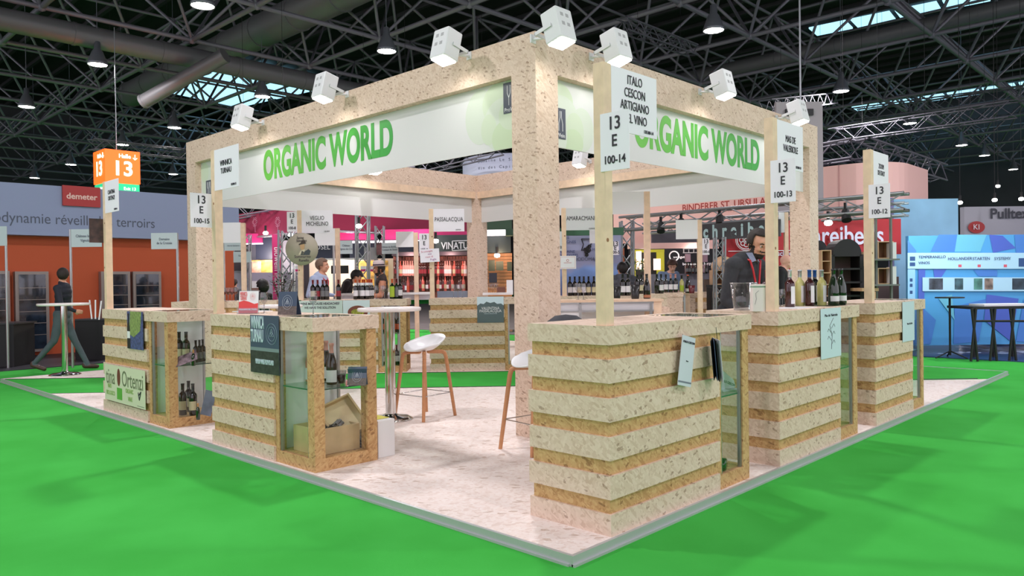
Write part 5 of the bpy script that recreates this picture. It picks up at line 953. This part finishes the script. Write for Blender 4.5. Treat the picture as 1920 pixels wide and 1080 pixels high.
# blue landscape banner and green fascia
def gradz(name, stops, z0, z1):
    m = bpy.data.materials.new(name); m.use_nodes = True; nt = m.node_tree; N = nt.nodes.new; L = nt.links.new; b = nt.nodes['Principled BSDF']; tc = N('ShaderNodeTexCoord'); sx = N('ShaderNodeSeparateXYZ'); L(tc.outputs['Object'], sx.inputs[0]); n = N('ShaderNodeTexNoise'); n.inputs['Scale'].default_value = 2.2; n.inputs['Detail'].default_value = 5; L(tc.outputs['Object'], n.inputs['Vector'])
    a = N('ShaderNodeMath'); a.operation = 'MULTIPLY_ADD'; a.inputs[1].default_value = .6; L(n.outputs[0], a.inputs[0]); L(sx.outputs[2], a.inputs[2])
    mr = N('ShaderNodeMapRange'); mr.inputs[1].default_value = z0+.3; mr.inputs[2].default_value = z1+.3; L(a.outputs[0], mr.inputs[0]); r = N('ShaderNodeValToRGB'); L(mr.outputs[0], r.inputs[0]); e = r.color_ramp.elements; e[0].color = C3(*stops[0][1]); e[0].position = stops[0][0]; e[1].position = stops[-1][0]; e[1].color = C3(*stops[-1][1])
    for p_, c_ in stops[1:-1]: q = e.new(p_); q.color = C3(*c_)
    L(r.outputs[0], b.inputs['Base Color']); b.inputs['Roughness'].default_value = .6; _M[name] = m; return m
bb = root('landscape_banner', 'blue printed landscape banner with a map and grape drawing behind the AMARACMAND bottles', 'banner'); dB = 15
hb = (560-436)*dB/FPX; bp_ = pan('banner_cloth', 1046, 436, 1166, 566, dB, gradz('landscape_print', [(0, (70, 74, 110)), (.25, (92, 120, 176)), (.45, (118, 150, 206)), (.55, (150, 154, 188)), (1, (158, 164, 196))], 0, hb), .03, bb)
pan('green_fascia', 1044, 427, 1170, 441, 14.6, mat('green_board', (60, 106, 80), .6), .1, bb)
b = MB(); cx, cy = 1100, 462; pts = [(-10, -14), (8, -14), (9, -6), (5, 0), (8, 8), (2, 12), (-6, 6), (-10, 8), (-6, -4), (-10, -14)]; b.path([odp(cx+x, cy+y, dB-.02) for x, y in pts], .01, 4).build('map_outline', INK, bb)
b = MB(); [b.lathe([(0, 0), (.04, 0)], 8, M=face(tuple(odp(1100+x, 468+y, dB-.02)), VR_)) for x, y in ((-3, 0), (2, -3), (3, 3), (-1, 5), (0, 10), (5, -6))]; b.build('grape_print', BLK, bb)
ptext('BIODOMAIN', 1100, 486, dB-.02, .1, TXT, bb, sx=.9)
for s, x, y in (('LES', 1062, 446), ('VIGNES', 1068, 454), ('DOMAINE', 1062, 472), ('DES COTES', 1066, 479), ('MAS DES', 1124, 468), ('LES VIN', 1124, 487)): ptext(s, x, y, dB-.02, .075, mat('print_blue', (60, 74, 120)), bb)
pan('orange_panel', 1150, 465, 1172, 570, 17, mat('rust_panel', (170, 96, 66), .6, noise=.2), .1, bb)
# lattice gate and salmon fascia
KX = odp(1175, 500, 15.5).x
gt = root('truss_gate', 'aluminium lattice gate of one tower and long beams before the salmon fascia', 'truss'); tw = odp(1176, 640, 15); truss('tower', (odp(1175, 640, 15.5), odp(1175, 415, 15.5)), .24, .024, '', gt)
a, b_ = onx(1168, 420, KX), onx(1700, 378, KX); truss('beam', (a, b_), .26, .026, '', gt, step=.45)
a, b_ = onx(1210, 429, KX+1.6), onx(1700, 392, KX+1.6); truss('beam', (a, b_), .22, .02, '', gt, step=.4); truss('tower', (odp(1349, 620, 12.5), odp(1349, 445, 12.5)), .15, .016, '', gt)
for px, py in ((1239, 414), (1277, 407), (1349, 399), (1585, 389)):
    q = onx(px, py, KX-.05); s_ = thing('stage_light', 'small black stage lamp clamped to the lattice beam, '+{1239: 'farthest left', 1277: 'second from left', 1349: 'above the letters schreiber', 1585: 'right of the right pillar'}[px], 'lamp', q); MB().tube((0, 0, -.05), (-.08, -.05, -.22), .06, 10, .08).build('can', BLK, s_); MB().box((-.02, -.02, -.1), (.02, .02, .08)).build('clamp', BLK, s_)
KS = onx(1230, 440, 17.5).x; SX = odp(1400, 400, 19).x
sf_ = root('salmon_fascia', 'long salmon fascia lettered BINDERER ST. URSULA WEINKELLEREI', 'sign'); zt_, zb_ = onx(1560, 311, SX).z, onx(1335, 408, SX).z-.25
A_, B_ = onx(1150, 400, SX), onx(1588, 350, SX); box('fascia', (SX, B_.y, zb_), (SX+.1, A_.y, zt_), SAL, sf_)
b = MB(); n = 8; Rr = 1.0; prev = None
for k in range(n+1): 
    a2 = math.pi/2*k/n; q = Vector((SX+Rr-Rr*math.cos(a2), B_.y-Rr*math.sin(a2), 0))
    if prev: b.add([(prev.x, prev.y, zb_), (q.x, q.y, zb_), (q.x, q.y, zt_), (prev.x, prev.y, zt_)], [(0, 1, 2, 3)], True)
    prev = q
e_ = ony(1740, 350, prev.y); b.add([(prev.x, prev.y, zb_), (e_.x, prev.y, zb_), (e_.x, prev.y, zt_), (prev.x, prev.y, zt_)], [(0, 1, 2, 3)]).build('curved_end', SAL, sf_)
q = onx(1354, 381, SX); text('BINDERER ST. URSULA', .25, PINKT, sf_, face((SX-.005, q.y, q.z-.05), (0, -1, 0)), sx=.94, bold=.003); q = onx(1352, 391, SX); text('WEINKELLEREI', .09, mat('pale_terracotta', (214, 150, 140)), sf_, face((SX-.005, q.y, q.z-.07), (0, -1, 0)), space=1.5)
q = onx(1573, 330, SX); box('seam', (SX-.01, q.y-.01, zb_), (SX, q.y+.01, zt_), mat('seam', (200, 150, 146)), sf_)
si = root('wine_bar', 'dark wine bar under the salmon fascia with grey panels, lit shades and a yellow frame', 'interior'); pan('grey_band', 1222, 432, 1318, 461, 18.2, mat('weathered_grey', (84, 84, 92), .7, noise=.4, nscale=1.5), .1, si); pan('salmon_strip', 1180, 455, 1345, 465, 18, SAL, .3, si); pan('salmon_panel', 1160, 428, 1222, 456, 18.8, SAL, .1, si); pan('salmon_panel', 1330, 447, 1348, 466, 18.4, SAL, .1, si)
pan('dark_back', 1180, 465, 1350, 560, 20, mat('black_interior', (26, 26, 30), .6), .1, si); YEL = mat('acid_yellow', (178, 184, 44), .6)
for a in ((1186, 468, 1246, 473), (1186, 473, 1192, 540), (1232, 470, 1246, 515)): pan('yellow_frame', *a, 19.6, YEL, .08, si)
pan('grey_counter', 1222, 513, 1342, 560, 17, mat('bar_grey', (128, 124, 136), .6), .4, si)
SHD_ = mat('lit_shade', (255, 220, 200), emit=(255, 206, 186), es=1.5)
for x0, y0, x1, y1 in ((1194, 471, 1203, 505), (1208, 485, 1213, 505), (1227, 485, 1239, 506)): pan('lamp_shade', x0, y0, x1, y1, 19, SHD_, .1, si)
WB = mat('shelf_white', (190, 188, 190)); b = MB(); 
for k in range(4): pan('shelf_frame', 1282+k*9.3, 467, 1283+k*9.3, 474, 18.9, WB, .05, si)
pan('shelf_frame', 1282, 473, 1312, 474.5, 18.9, WB, .1, si); pan('shelf_frame', 1282, 466, 1312, 467, 18.9, WB, .1, si)
for k, (x_, y_) in enumerate(((1286, 476), (1318, 476), (1318, 496), (1286, 498))): pan('bottle_box', x_, y_, x_+9, y_+15, 18.8, mat('mauve_box', (128, 104, 116), .6), .1, si)
for s, x_, y_ in (('bordeaux', 1293, 495), ('burgund', 1331, 494), ('weingut', 1273, 482)): ptext(s, x_, y_, 18.6, .09, WHITE, si)
MB().lathe([(.1, 0), (.13, 0)], 20, M=face(tuple(odp(1264, 480, 18.6)), VR_)).build('round_mark', WHITE, si)
for k, px in enumerate((1288, 1293, 1299, 1306, 1316, 1324)): bottle('claret', (BRN, BOTB)[k % 2], LGY, None, odp(px, 513, 16.9), ordn[k]+' of the bottles on the grey bar counter under the salmon fascia', A45, sc=.85)
point(1210, 490, 19, 14, (1, .8, .6)); point(1300, 470, 18, 14, (1, .9, .85))
pt = thing('potted_plant', 'small green plant with yellow flowers before the lit lamp shades', 'plant', odp(1200, 528, 16.5)); LF = mat('leaf_green', (70, 120, 50), .6)
MB().lathe([(.0, 0), (.07, 0), (.09, .14), (0, .14)], 14).build('pot', mat('pot_grey', (90, 84, 84), .6), pt); b = MB(); rn = random.Random(5)
for k in range(70): a = rn.uniform(0, 6.3); l_ = rn.uniform(.1, .26); c = Vector((math.cos(a)*l_*.7, math.sin(a)*l_*.7, .14+rn.uniform(.05, .3))); b.add([c, c+Vector((.03, .01, .05)), c+Vector((.0, .0, .09)), c+Vector((-.03, -.01, .05))], [(0, 1, 2, 3)])
stuff(b.build('leaves', LF, pt)); b = MB(); [b.lathe([(0, -.02), (.025, 0), (0, .02)], 6, (math.cos(k)*.12, math.sin(k)*.12, .42+.02*(k % 3))) for k in range(7)]; b.build('flowers', mat('flower_yellow', (220, 200, 60)), pt)
bp = thing('leafy_plant', 'dark leafy shrub beside the seated woman, left of the round sign', 'plant', odp(532, 578, 13.5)); b = MB()
for k in range(420): a = rn.uniform(0, 6.3); h_ = rn.uniform(.1, .62); rr = rn.uniform(.05, .34)*(1-.3*abs(h_-.35)); c = Vector((math.cos(a)*rr, math.sin(a)*rr, h_)); d_ = Vector((math.cos(a), math.sin(a), rn.uniform(-.3, .6)))*.035; s_ = d_.cross(Vector((0, 0, 1)))*.5; b.add([c, c+d_+s_, c+d_*2.2, c+d_-s_], [(0, 1, 2, 3)])
stuff(b.build('leaves', mat('olive_leaf', (70, 84, 72), .6), bp)); b = MB(); [b.tube((0, 0, -.1), (math.cos(k)*.2, math.sin(k)*.2, .5), .008, 5) for k in range(6)]; b.build('stems', mat('stem_brown', (80, 60, 46)), bp); MB().lathe([(0, ZG-bp.location.z), (.12, ZG-bp.location.z), (.15, 0), (0, 0)], 16).build('planter', mat('planter', (150, 120, 90)), bp)
# dark and red banners with large lettering
sh_ = root('dark_banner', 'dark plank banner with pale blue letters schreiber', 'banner'); DX = onx(1384, 432, odp(1384, 432, 13.4).x).x
a, b_ = onx(1314, 449, DX), onx(1462, 408, DX); zt1, zb1 = onx(1384, 416, DX).z, onx(1384, 447, DX).z; box('board', (DX, b_.y, zb1), (DX+.05, a.y, zt1), mat('dark_plank', (66, 66, 70), .7, noise=.3, nscale=2), sh_)
PBL = mat('pale_blue_letters', (176, 206, 210), .6)
q = onx(1384, 432, DX); text('schreiber', .31, PBL, sh_, face((DX-.005, q.y+.1, q.z), (0, -1, 0)), sx=.72, bold=.012, space=1.75)
rb_ = root('red_banner', 'red banner with big white letters schreiber and a round emblem behind the bearded man', 'banner'); REDB = mat('banner_red', (172, 36, 44), .7); d2_ = 13.2
pan('banner_cloth', 1356, 443, 1500, 524, d2_+.9, REDB, .05, rb_); pan('banner_cloth', 1456, 411, 1692, 478, d2_+.95, REDB, .04, rb_); ptext("schreiber's", 1573, 443, d2_+.86, .5, mat('lilac_white', (206, 200, 220)), rb_, sx=.78, bold=.006)
pan('rule', 1365, 469.5, 1500, 470.8, d2_+.88, WHITE, .01, rb_); ptext('www.schreiber.de', 1474, 475.5, d2_+.86, .13, mat('lilac_white', (206, 200, 220)), rb_, bold=.003); b = MB(); Mq = face(tuple(odp(1399, 450, d2_+.86)), VR_)
b.lathe([(.16, 0), (.175, 0)], 28, M=Mq).lathe([(.19, 0), (.2, 0)], 28, M=Mq)
for k in range(8): a_ = k*math.pi/4; b.lathe([(.03, 0), (.045, 0)], 10, M=Mq @ Matrix.Translation((.09*math.cos(a_), .09*math.sin(a_), 0)))
b.lathe([(.02, 0), (.04, 0)], 10, M=Mq); b.build('emblem', WHITE, rb_)
TAN = mat('crate_pine', (196, 160, 124), .6, noise=.1)
def crate(x0, y0, x1, y1, d, label, n=1):
    p = odp((x0+x1)/2, y1, d); W_ = (x1-x0)*d/FPX; h = (y1-y0)*d/FPX; o = thing('wooden_crate', label, 'crate', p, A45); t_ = .015; m = MB().box((-W_/2, .28, 0), (W_/2, .3, h))
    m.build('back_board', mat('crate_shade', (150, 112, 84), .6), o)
    for a, b in (((-W_/2, 0, 0), (W_/2, .3, t_)), ((-W_/2, 0, h-t_), (W_/2, .3, h)), ((-W_/2, 0, t_), (-W_/2+t_, .3, h-t_)), ((W_/2-t_, 0, t_), (W_/2, .3, h-t_))): box('side_board', a, b, TAN, o)
    for k in range(1, n): zz = h*k/n; box('shelf_board', (-W_/2+t_, .01, zz), (W_/2-t_, .28, zz+t_), TAN, o)
    return o
crate(1339, 506, 1359, 534, 12.8, 'open pine crate on a dark stool left of the bearded man'); t = root('black_stool', 'low dark stool carrying the open pine crate', 'stool'); pan('stool_top', 1334, 534, 1360, 539, 12.8, BLK, .34, t)
for x_ in (1335, 1357): pan('stool_leg', x_, 539, x_+2, 640, 12.8, BLK, .3, t)
t = thing('wood_barrel', 'pale round barrel end behind the bearded man', 'barrel', odp(1356, 500, 13.3), A45); MB().lathe([(0, -.2), (.16, -.2), (.19, 0), (.16, .2), (0, .2)], 24, M=Rx).build('barrel_body', TAN, t); MB().tube((0, 0, -1.3), (0, 0, -.15), .06).build('stand', TAN, t)
def arch_rack(x0, x1, y0, y1, d, label, n=3):
    o = root('arched_rack', label, 'rack'); p = odp((x0+x1)/2, y1, d); W_ = (x1-x0)*d/FPX; h = (y1-y0)*d/FPX; hs_ = h*.72; o.location = p; o.rotation_euler = (0, 0, A45); pl = [(-W_/2, hs_)]+[(-W_/2*math.cos(math.pi*k/12), hs_+(h-hs_)*math.sin(math.pi*k/12)) for k in range(13)]
    MB().prism(pl, 0, .35, Matrix.Rotation(math.pi/2, 4, 'X') @ Matrix.Diagonal((1, 1, -1, 1))).build('arched_top', BLK, o)
    for s in (-1, 1): box('side_board', (s*W_/2-.03, 0, -.6), (s*W_/2+.03, .35, hs_), BLK, o)
    for k in range(n+1): zz = hs_*k/n; box('shelf_board', (-W_/2, 0, zz-.03), (W_/2, .35, zz), BLK, o)
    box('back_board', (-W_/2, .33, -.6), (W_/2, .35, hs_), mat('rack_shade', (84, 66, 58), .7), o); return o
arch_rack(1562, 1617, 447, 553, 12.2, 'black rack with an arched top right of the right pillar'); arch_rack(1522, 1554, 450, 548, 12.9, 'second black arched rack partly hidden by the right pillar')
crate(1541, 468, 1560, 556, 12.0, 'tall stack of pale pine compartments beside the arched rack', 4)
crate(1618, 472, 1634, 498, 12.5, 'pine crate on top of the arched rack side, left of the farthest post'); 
ru = root('shelf_unit', 'open shelf unit with pine boards and boxes right of the farthest post', 'shelf')
for yy in (485, 533): pan('shelf_board', 1640, yy, 1688, yy+3, 11.8, mat('shelf_grey_green', (110, 116, 112), .5), .3, ru)
for xx in (1644, 1672): pan('upright', xx, 400, xx+3, 640, 12.0, mat('shelf_grey_green', (110, 116, 112), .5), .05, ru)
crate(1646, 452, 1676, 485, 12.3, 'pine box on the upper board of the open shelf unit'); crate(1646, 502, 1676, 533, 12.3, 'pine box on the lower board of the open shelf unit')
for k, (x0_, y0_) in enumerate(((1674, 455), (1674, 500))): 
    t = root('white_carton', ('upper' if k == 0 else 'lower')+' tall white carton at the right end of the open shelf unit', 'box'); pan('carton_body', x0_, y0_, x0_+7, y0_+(30 if k == 0 else 33), 12.2, WHP, .2, t); pan('carton_flap', x0_, y0_-.8, x0_+7, y0_, 12.2, WHP, .1, t)
tb_ = root('pale_table', 'pale low table beside the arched rack', 'table'); pan('table_top', 1616, 540, 1648, 546, 11.9, TAN, .4, tb_); pan('table_leg', 1624, 546, 1627, 640, 11.9, TAN, .05, tb_); pan('table_leg', 1640, 546, 1643, 640, 11.9, TAN, .05, tb_)
b4 = root('brown_wall', 'brown stand wall behind the racks and crates', 'wall'); pan('wall_panel', 1320, 520, 1690, 660, 15, mat('brown_stand_wall', (96, 76, 70), .7), .1, b4)
# grey panel hanging high, round white sign
hp = root('hanging_sign_board', 'large grey panel with a black slot hanging behind the far end of the right beam', 'panel'); MB().tube(odp(1501, 192, 16.02), odp(1501, 192, 16.02)+Vector((0, 0, 15.4-odp(1501, 192, 16).z)), .02).build('cable', STEEL, hp); pan('panel', 1457, 190, 1545, 400, 16, mat('grey_hanging', (150, 144, 146), .7), .1, hp); pan('slot', 1473, 204, 1526, 216, 15.95, BLK, .04, hp)
hs = thing('round_hanging_sign', 'white round hanging sign lettered Domaine Le Sang des Cailloux behind the back beams', 'sign', odp(958, 322, 30)); Rg = 1.9
MB().lathe([(Rg, -.35), (Rg, .42), (Rg-.03, .42), (Rg-.03, -.35)], 48).build('ring', mat('lilac_sign', (196, 202, 222), .6), hs)
for s, z_ in (('Domaine Le Sang des Cailloux', .18), ('Vin des Capitelles', -.08)):
    for i, ch in enumerate(s):
        a = math.radians(-135-40+i*3.4); 
        if ch != ' ': text(ch, .16, TXT, hs, face(((Rg+.004)*math.cos(a), (Rg+.004)*math.sin(a), z_), (-math.sin(a), math.cos(a), 0)))
MB().tube((0, Rg, .42), (0, Rg, 5), .008).tube((0, -Rg, .42), (0, -Rg, 5), .008).build('cable', STEEL, hs)
for k, (a, b_, w_, lb_) in enumerate((((1300, 95, 26), (1165, 45, 22), .35, 'bright lattice truss high behind the corner floodlights'), ((1480, 300, 20), (1610, 278, 18), .45, 'lattice truss above the salmon fascia'), ((1612, 278, 18), (1760, 325, 22), .45, 'lattice truss going right from the corner above the salmon fascia'), ((660, 305, 26), (790, 300, 24), .5, 'white lattice truss under the left banner'), ((800, 310, 28), (935, 275, 26), .5, 'second lattice truss under the left banner'), ((1435, 200, 24), (1560, 185, 30), .4, 'lattice truss behind the hanging grey panel'), ((1560, 255, 30), (1900, 205, 24), .5, 'long lattice truss at upper right'), ((1600, 215, 34), (1920, 175, 28), .5, 'highest long lattice truss at upper right'), ((350, 290, 34), (170, 270, 30), .4, 'lattice truss beside the orange cube sign'))):
    hung_truss(odp(*a), odp(*b_), w_, .035, lb_)
# right: blue stand
bw = root('light_blue_wall', 'pale blue translucent wall panels left of the blue geometric wall', 'wall'); LB1 = mat('ice_blue', (138, 186, 214), .6, noise=.15, nscale=1.2)
pl = pan('wall_panel', 1677, 370, 1800, 642, 16, LB1, .08, bw); pan('metal_edge', 1672, 368, 1678, 642, 15.9, mat('edge_violet', (110, 110, 150), .5), .1, bw)
gw = root('geometric_wall', 'bright blue exhibition wall with geometric facets and white logo bands', 'wall'); dG = 13.4
B1, B2, B3, B4 = mat('sky_blue', (78, 158, 216), .6), mat('mid_blue', (70, 126, 204), .6), mat('violet_blue', (74, 98, 192), .6), mat('aqua_blue', (104, 182, 210), .6)
pan('wall_panel', 1702, 438, 1990, 646, dG, B1, .1, gw)
def facet(pts, m, k):
    P_ = [odp(x, y, dG-.004-.001*k) for x, y in pts]; MB().add(P_+[p+VF_*.003 for p in P_], [tuple(range(len(P_)))]).build('facet', m, gw)
for k, (pts, m) in enumerate((([(1745, 472), (1760, 440), (1830, 440), (1800, 472)], B2), ([(1795, 440), (1850, 440), (1838, 472), (1790, 472)], B4), ([(1855, 440), (1880, 442), (1905, 465), (1862, 474)], B3), ([(1902, 440), (1990, 440), (1990, 474), (1905, 474)], B2), ([(1702, 450), (1718, 470), (1712, 560), (1702, 560)], B2),
    ([(1750, 505), (1775, 505), (1765, 520), (1752, 520)], B3), ([(1825, 506), (1870, 506), (1870, 518), (1835, 518)], B2), ([(1790, 575), (1850, 560), (1835, 640), (1788, 645)], B2), ([(1712, 560), (1755, 600), (1745, 645), (1712, 645)], B2), ([(1850, 552), (1910, 560), (1895, 640), (1845, 600)], B3), ([(1920, 560), (1990, 570), (1990, 646), (1905, 640)], B2), ([(1760, 560), (1785, 552), (1790, 600)], B4), ([(1722, 505), (1735, 505), (1730, 645), (1722, 645)], B3))): facet(pts, m, k)
PLB = mat('band_white_blue', (176, 216, 238), .5); WDB = mat('pale_blue_band', (150, 200, 236), .5)
def gp(name, x0, y0, x1, y1, m, k): P_ = [odp(x, y, dG-.03-.002*k) for x, y in ((x0, y1), (x1, y1), (x1, y0), (x0, y0))]; return MB().add(P_+[p+VF_*.01 for p in P_], [(0, 1, 2, 3), (4, 7, 6, 5), (0, 4, 5, 1), (3, 2, 6, 7)]).build(name, m, gw)
gp('white_band', 1702, 474, 1990, 504, PLB, 0); gp('picture_band', 1730, 520, 1990, 546, PLB, 0); gp('side_band', 1702, 505, 1716, 600, WDB, 0)
DB = mat('dark_blue_print', (40, 76, 130), .5)
for x0, y0, x1, y1 in ((1706, 481, 1716, 489), (1706, 492, 1716, 499), (1910, 484, 1960, 500)): gp('printed_mark', x0, y0, x1, y1, DB, 1)
for s, x_, y_, z_ in (('TEMPERANILLO', 1748, 482, .07), ('VINOS', 1733, 493, .07), ('HOLLANDER', 1800, 485, .075), ('STARTEN', 1840, 485, .075), ('SYSTEMY', 1880, 485, .075)): ptext(s, x_, y_, dG-.04, z_, mat('print_blue'), gw)
for k, (x0, x1, c) in enumerate(((1742, 1768, (70, 76, 90)), (1790, 1806, (60, 90, 100)), (1826, 1842, (70, 120, 110)), (1846, 1862, (150, 130, 120)), (1898, 1930, (50, 66, 80)))): gp('photo_print', x0, 522, x1, 543, mat('photo_%d' % k, c, .5, noise=.7, nscale=6), 1)
for x_ in (1797, 1833, 1882): gp('red_mark', x_, 496, x_+6, 501, mat('flag_red', (210, 90, 110)), 1)
for yy in (522, 532, 545): gp('printed_mark', 1706, yy, 1711, yy+6, DB, 1)
pf = root('pale_fascia', 'grey white fascia lettered Pulltex with a red oval, at the right edge', 'sign'); pan('fascia', 1806, 386, 2000, 452, 22, mat('grey_white', (176, 176, 186), .6), .2, pf); pan('shade_strip', 1806, 450, 2000, 459, 21.9, BLK, .3, pf); ptext('Pulltex', 1893, 401, 21.95, .42, mat('dark_grey_text', (60, 62, 72)), pf, bold=.008)
MB().lathe([(0, 0), (.25, 0)], 24, M=face(tuple(odp(1831, 426, 21.95)), VR_) @ Matrix.Diagonal((1, .7, 1, 1))).build('red_oval', RED, pf); ptext('KI', 1831, 426, 21.9, .22, WHITE, pf)
tt = root('trestle_table', 'long black trestle table before the blue geometric wall', 'table'); g = onz(1870, 640, ZG); dT = 12.0
o_ = odp(1822, 575, dT); x0 = 0
pan('table_top', 1822, 574, 1990, 579, dT, BLK, .7, tt); zt_ = odp(1822, 577, dT).z
for xx in (1826, 1862, 1898, 1934):
    for a, b in ((-4, 4), (4, -4)): MB().tube(odp(xx+a, 578, dT), Vector((*odp(xx+b*1.6, 578, dT).xy, ZG+.01)), .02).build('leg', BLK, tt)
    MB().tube(odp(xx, 578, dT+.6), Vector((*odp(xx, 578, dT+.6).xy, ZG+.01)), .02).build('leg', BLK, tt)
MB().tube(odp(1826, 602, dT), odp(1960, 602, dT), .018).build('cross_bar', BLK, tt)
q = odp(1781, 600, 12.6); t = thing('tripod_table', 'thin black round table on a tripod foot before the blue wall', 'table', (q.x, q.y, ZG)); hh = odp(1781, 559, 12.6).z-ZG
MB().tube((0, 0, .05), (0, 0, hh), .018).build('pole', BLK, t); MB().lathe([(0, hh), (.22, hh), (.22, hh+.02), (0, hh+.02)], 28).build('table_top', BLK, t)
for k in range(3): a = k*2.09+.4; MB().tube((0, 0, .12), (.27*math.cos(a), .27*math.sin(a), .012), .012).build('foot', BLK, t)
for k, (px, py, s_) in enumerate(((1880, 628, .12), (1905, 620, .16), (1857, 622, .1))):
    q = onz(px, 648, ZG); t = thing('plastic_bag', ordn[k]+' of the pale bags under the black trestle table', 'bag', q); MB().lathe([(0, 0), (s_*.9, .02), (s_, s_), (s_*.5, s_*1.7), (s_*.2, s_*2)], 9).build('bag_body', mat('bag_%d' % (k % 2), ((150, 160, 180), (196, 190, 200))[k % 2], .5), t)
q = odp(1876, 574, dT+.3); tag(MB().box((-.4, -.2, 0), (.4, .2, .04), Matrix.Translation(q) @ Matrix.Rotation(A45, 4, 'Z')).build('paper_stack', WHITE), 'white papers lying on the black trestle table', 'paper')
for k in range(16):
    x_ = 1745+rn.uniform(0, 220); q = onz(x_, rn.uniform(651, 664), ZG+.013); o = MB().box((-.1, -.07, 0), (.12, .07, .002), Matrix.Rotation(rn.uniform(0, 3), 4, 'Z')).build('floor_paper', mat('floor_scrap', (150, 166, 196), .4)); o.location = q; tag(o, 'pale scrap of paper on the dark blue floor', 'paper', 'paper scraps on blue floor')
point(1850, 400, 12.0, 32, (.8, .92, 1)); point(1730, 380, 12.5, 30, (.8, .92, 1))
# bare bulbs of the neighbouring stands
BE = mat('bulb_glow', (255, 255, 255), emit=(255, 246, 236), es=14); b0_ = None
for px, py, d, wh in ((498, 437, 20.5, 'under the maroon fascia at left'), (544, 440, 20.5, 'beside the 100-8 number plate'), (673, 424, 17, 'on the lattice tower'), (932, 479, 17.5, 'before the orange slat wall'), (1553, 418, 13, 'right of the right pillar, before the red banner'), (1800, 380, 21, 'above the pale blue wall'), (1865, 375, 21, 'above the lettering Pulltex'), (1915, 373, 21, 'at the right edge above the grey fascia'), (1871, 349, 25, 'highest of the bulbs at right'), (817, 452, 17.2, 'left of the framed word VINATUREL')):
    p = odp(px, py, d)
    if b0_ is None:
        b0_ = o = thing('spot_lamp', '', 'lamp', p); MB().lathe([(0, -.05), (.055, -.035), (.07, 0), (.055, .035), (0, .05)], 12).build('bulb', BE, o); MB().tube((0, 0, .04), (0, .0, .2), .03, 8).build('socket', BLK, o)
    else: o = dup(b0_, p)
    o['label'] = 'small bright bulb '+wh
    if py < 385: MB().tube((0, 0, .2), (0, 0, 15.4-p.z), .008, 5).build('cable', BLK, o)
# tables and stools for the seated people
for px, d, h, l in ((493, 17.0, .56, 'dark stool under the seated long-haired woman'), (438, 19.0, .66, 'dark stool under the seated person in grey')):
    q = odp(px, 560, d); t = thing('seat_stool', l, 'stool', (q.x, q.y, ZG)); MB().lathe([(0, h+ZG+.0), (.18, h+ZG), (.18, h+ZG+.04), (0, h+ZG+.04)], 16).build('seat', BLK, t); MB().tube((0, 0, 0), (0, 0, h+ZG), .03).build('leg', BLK, t)
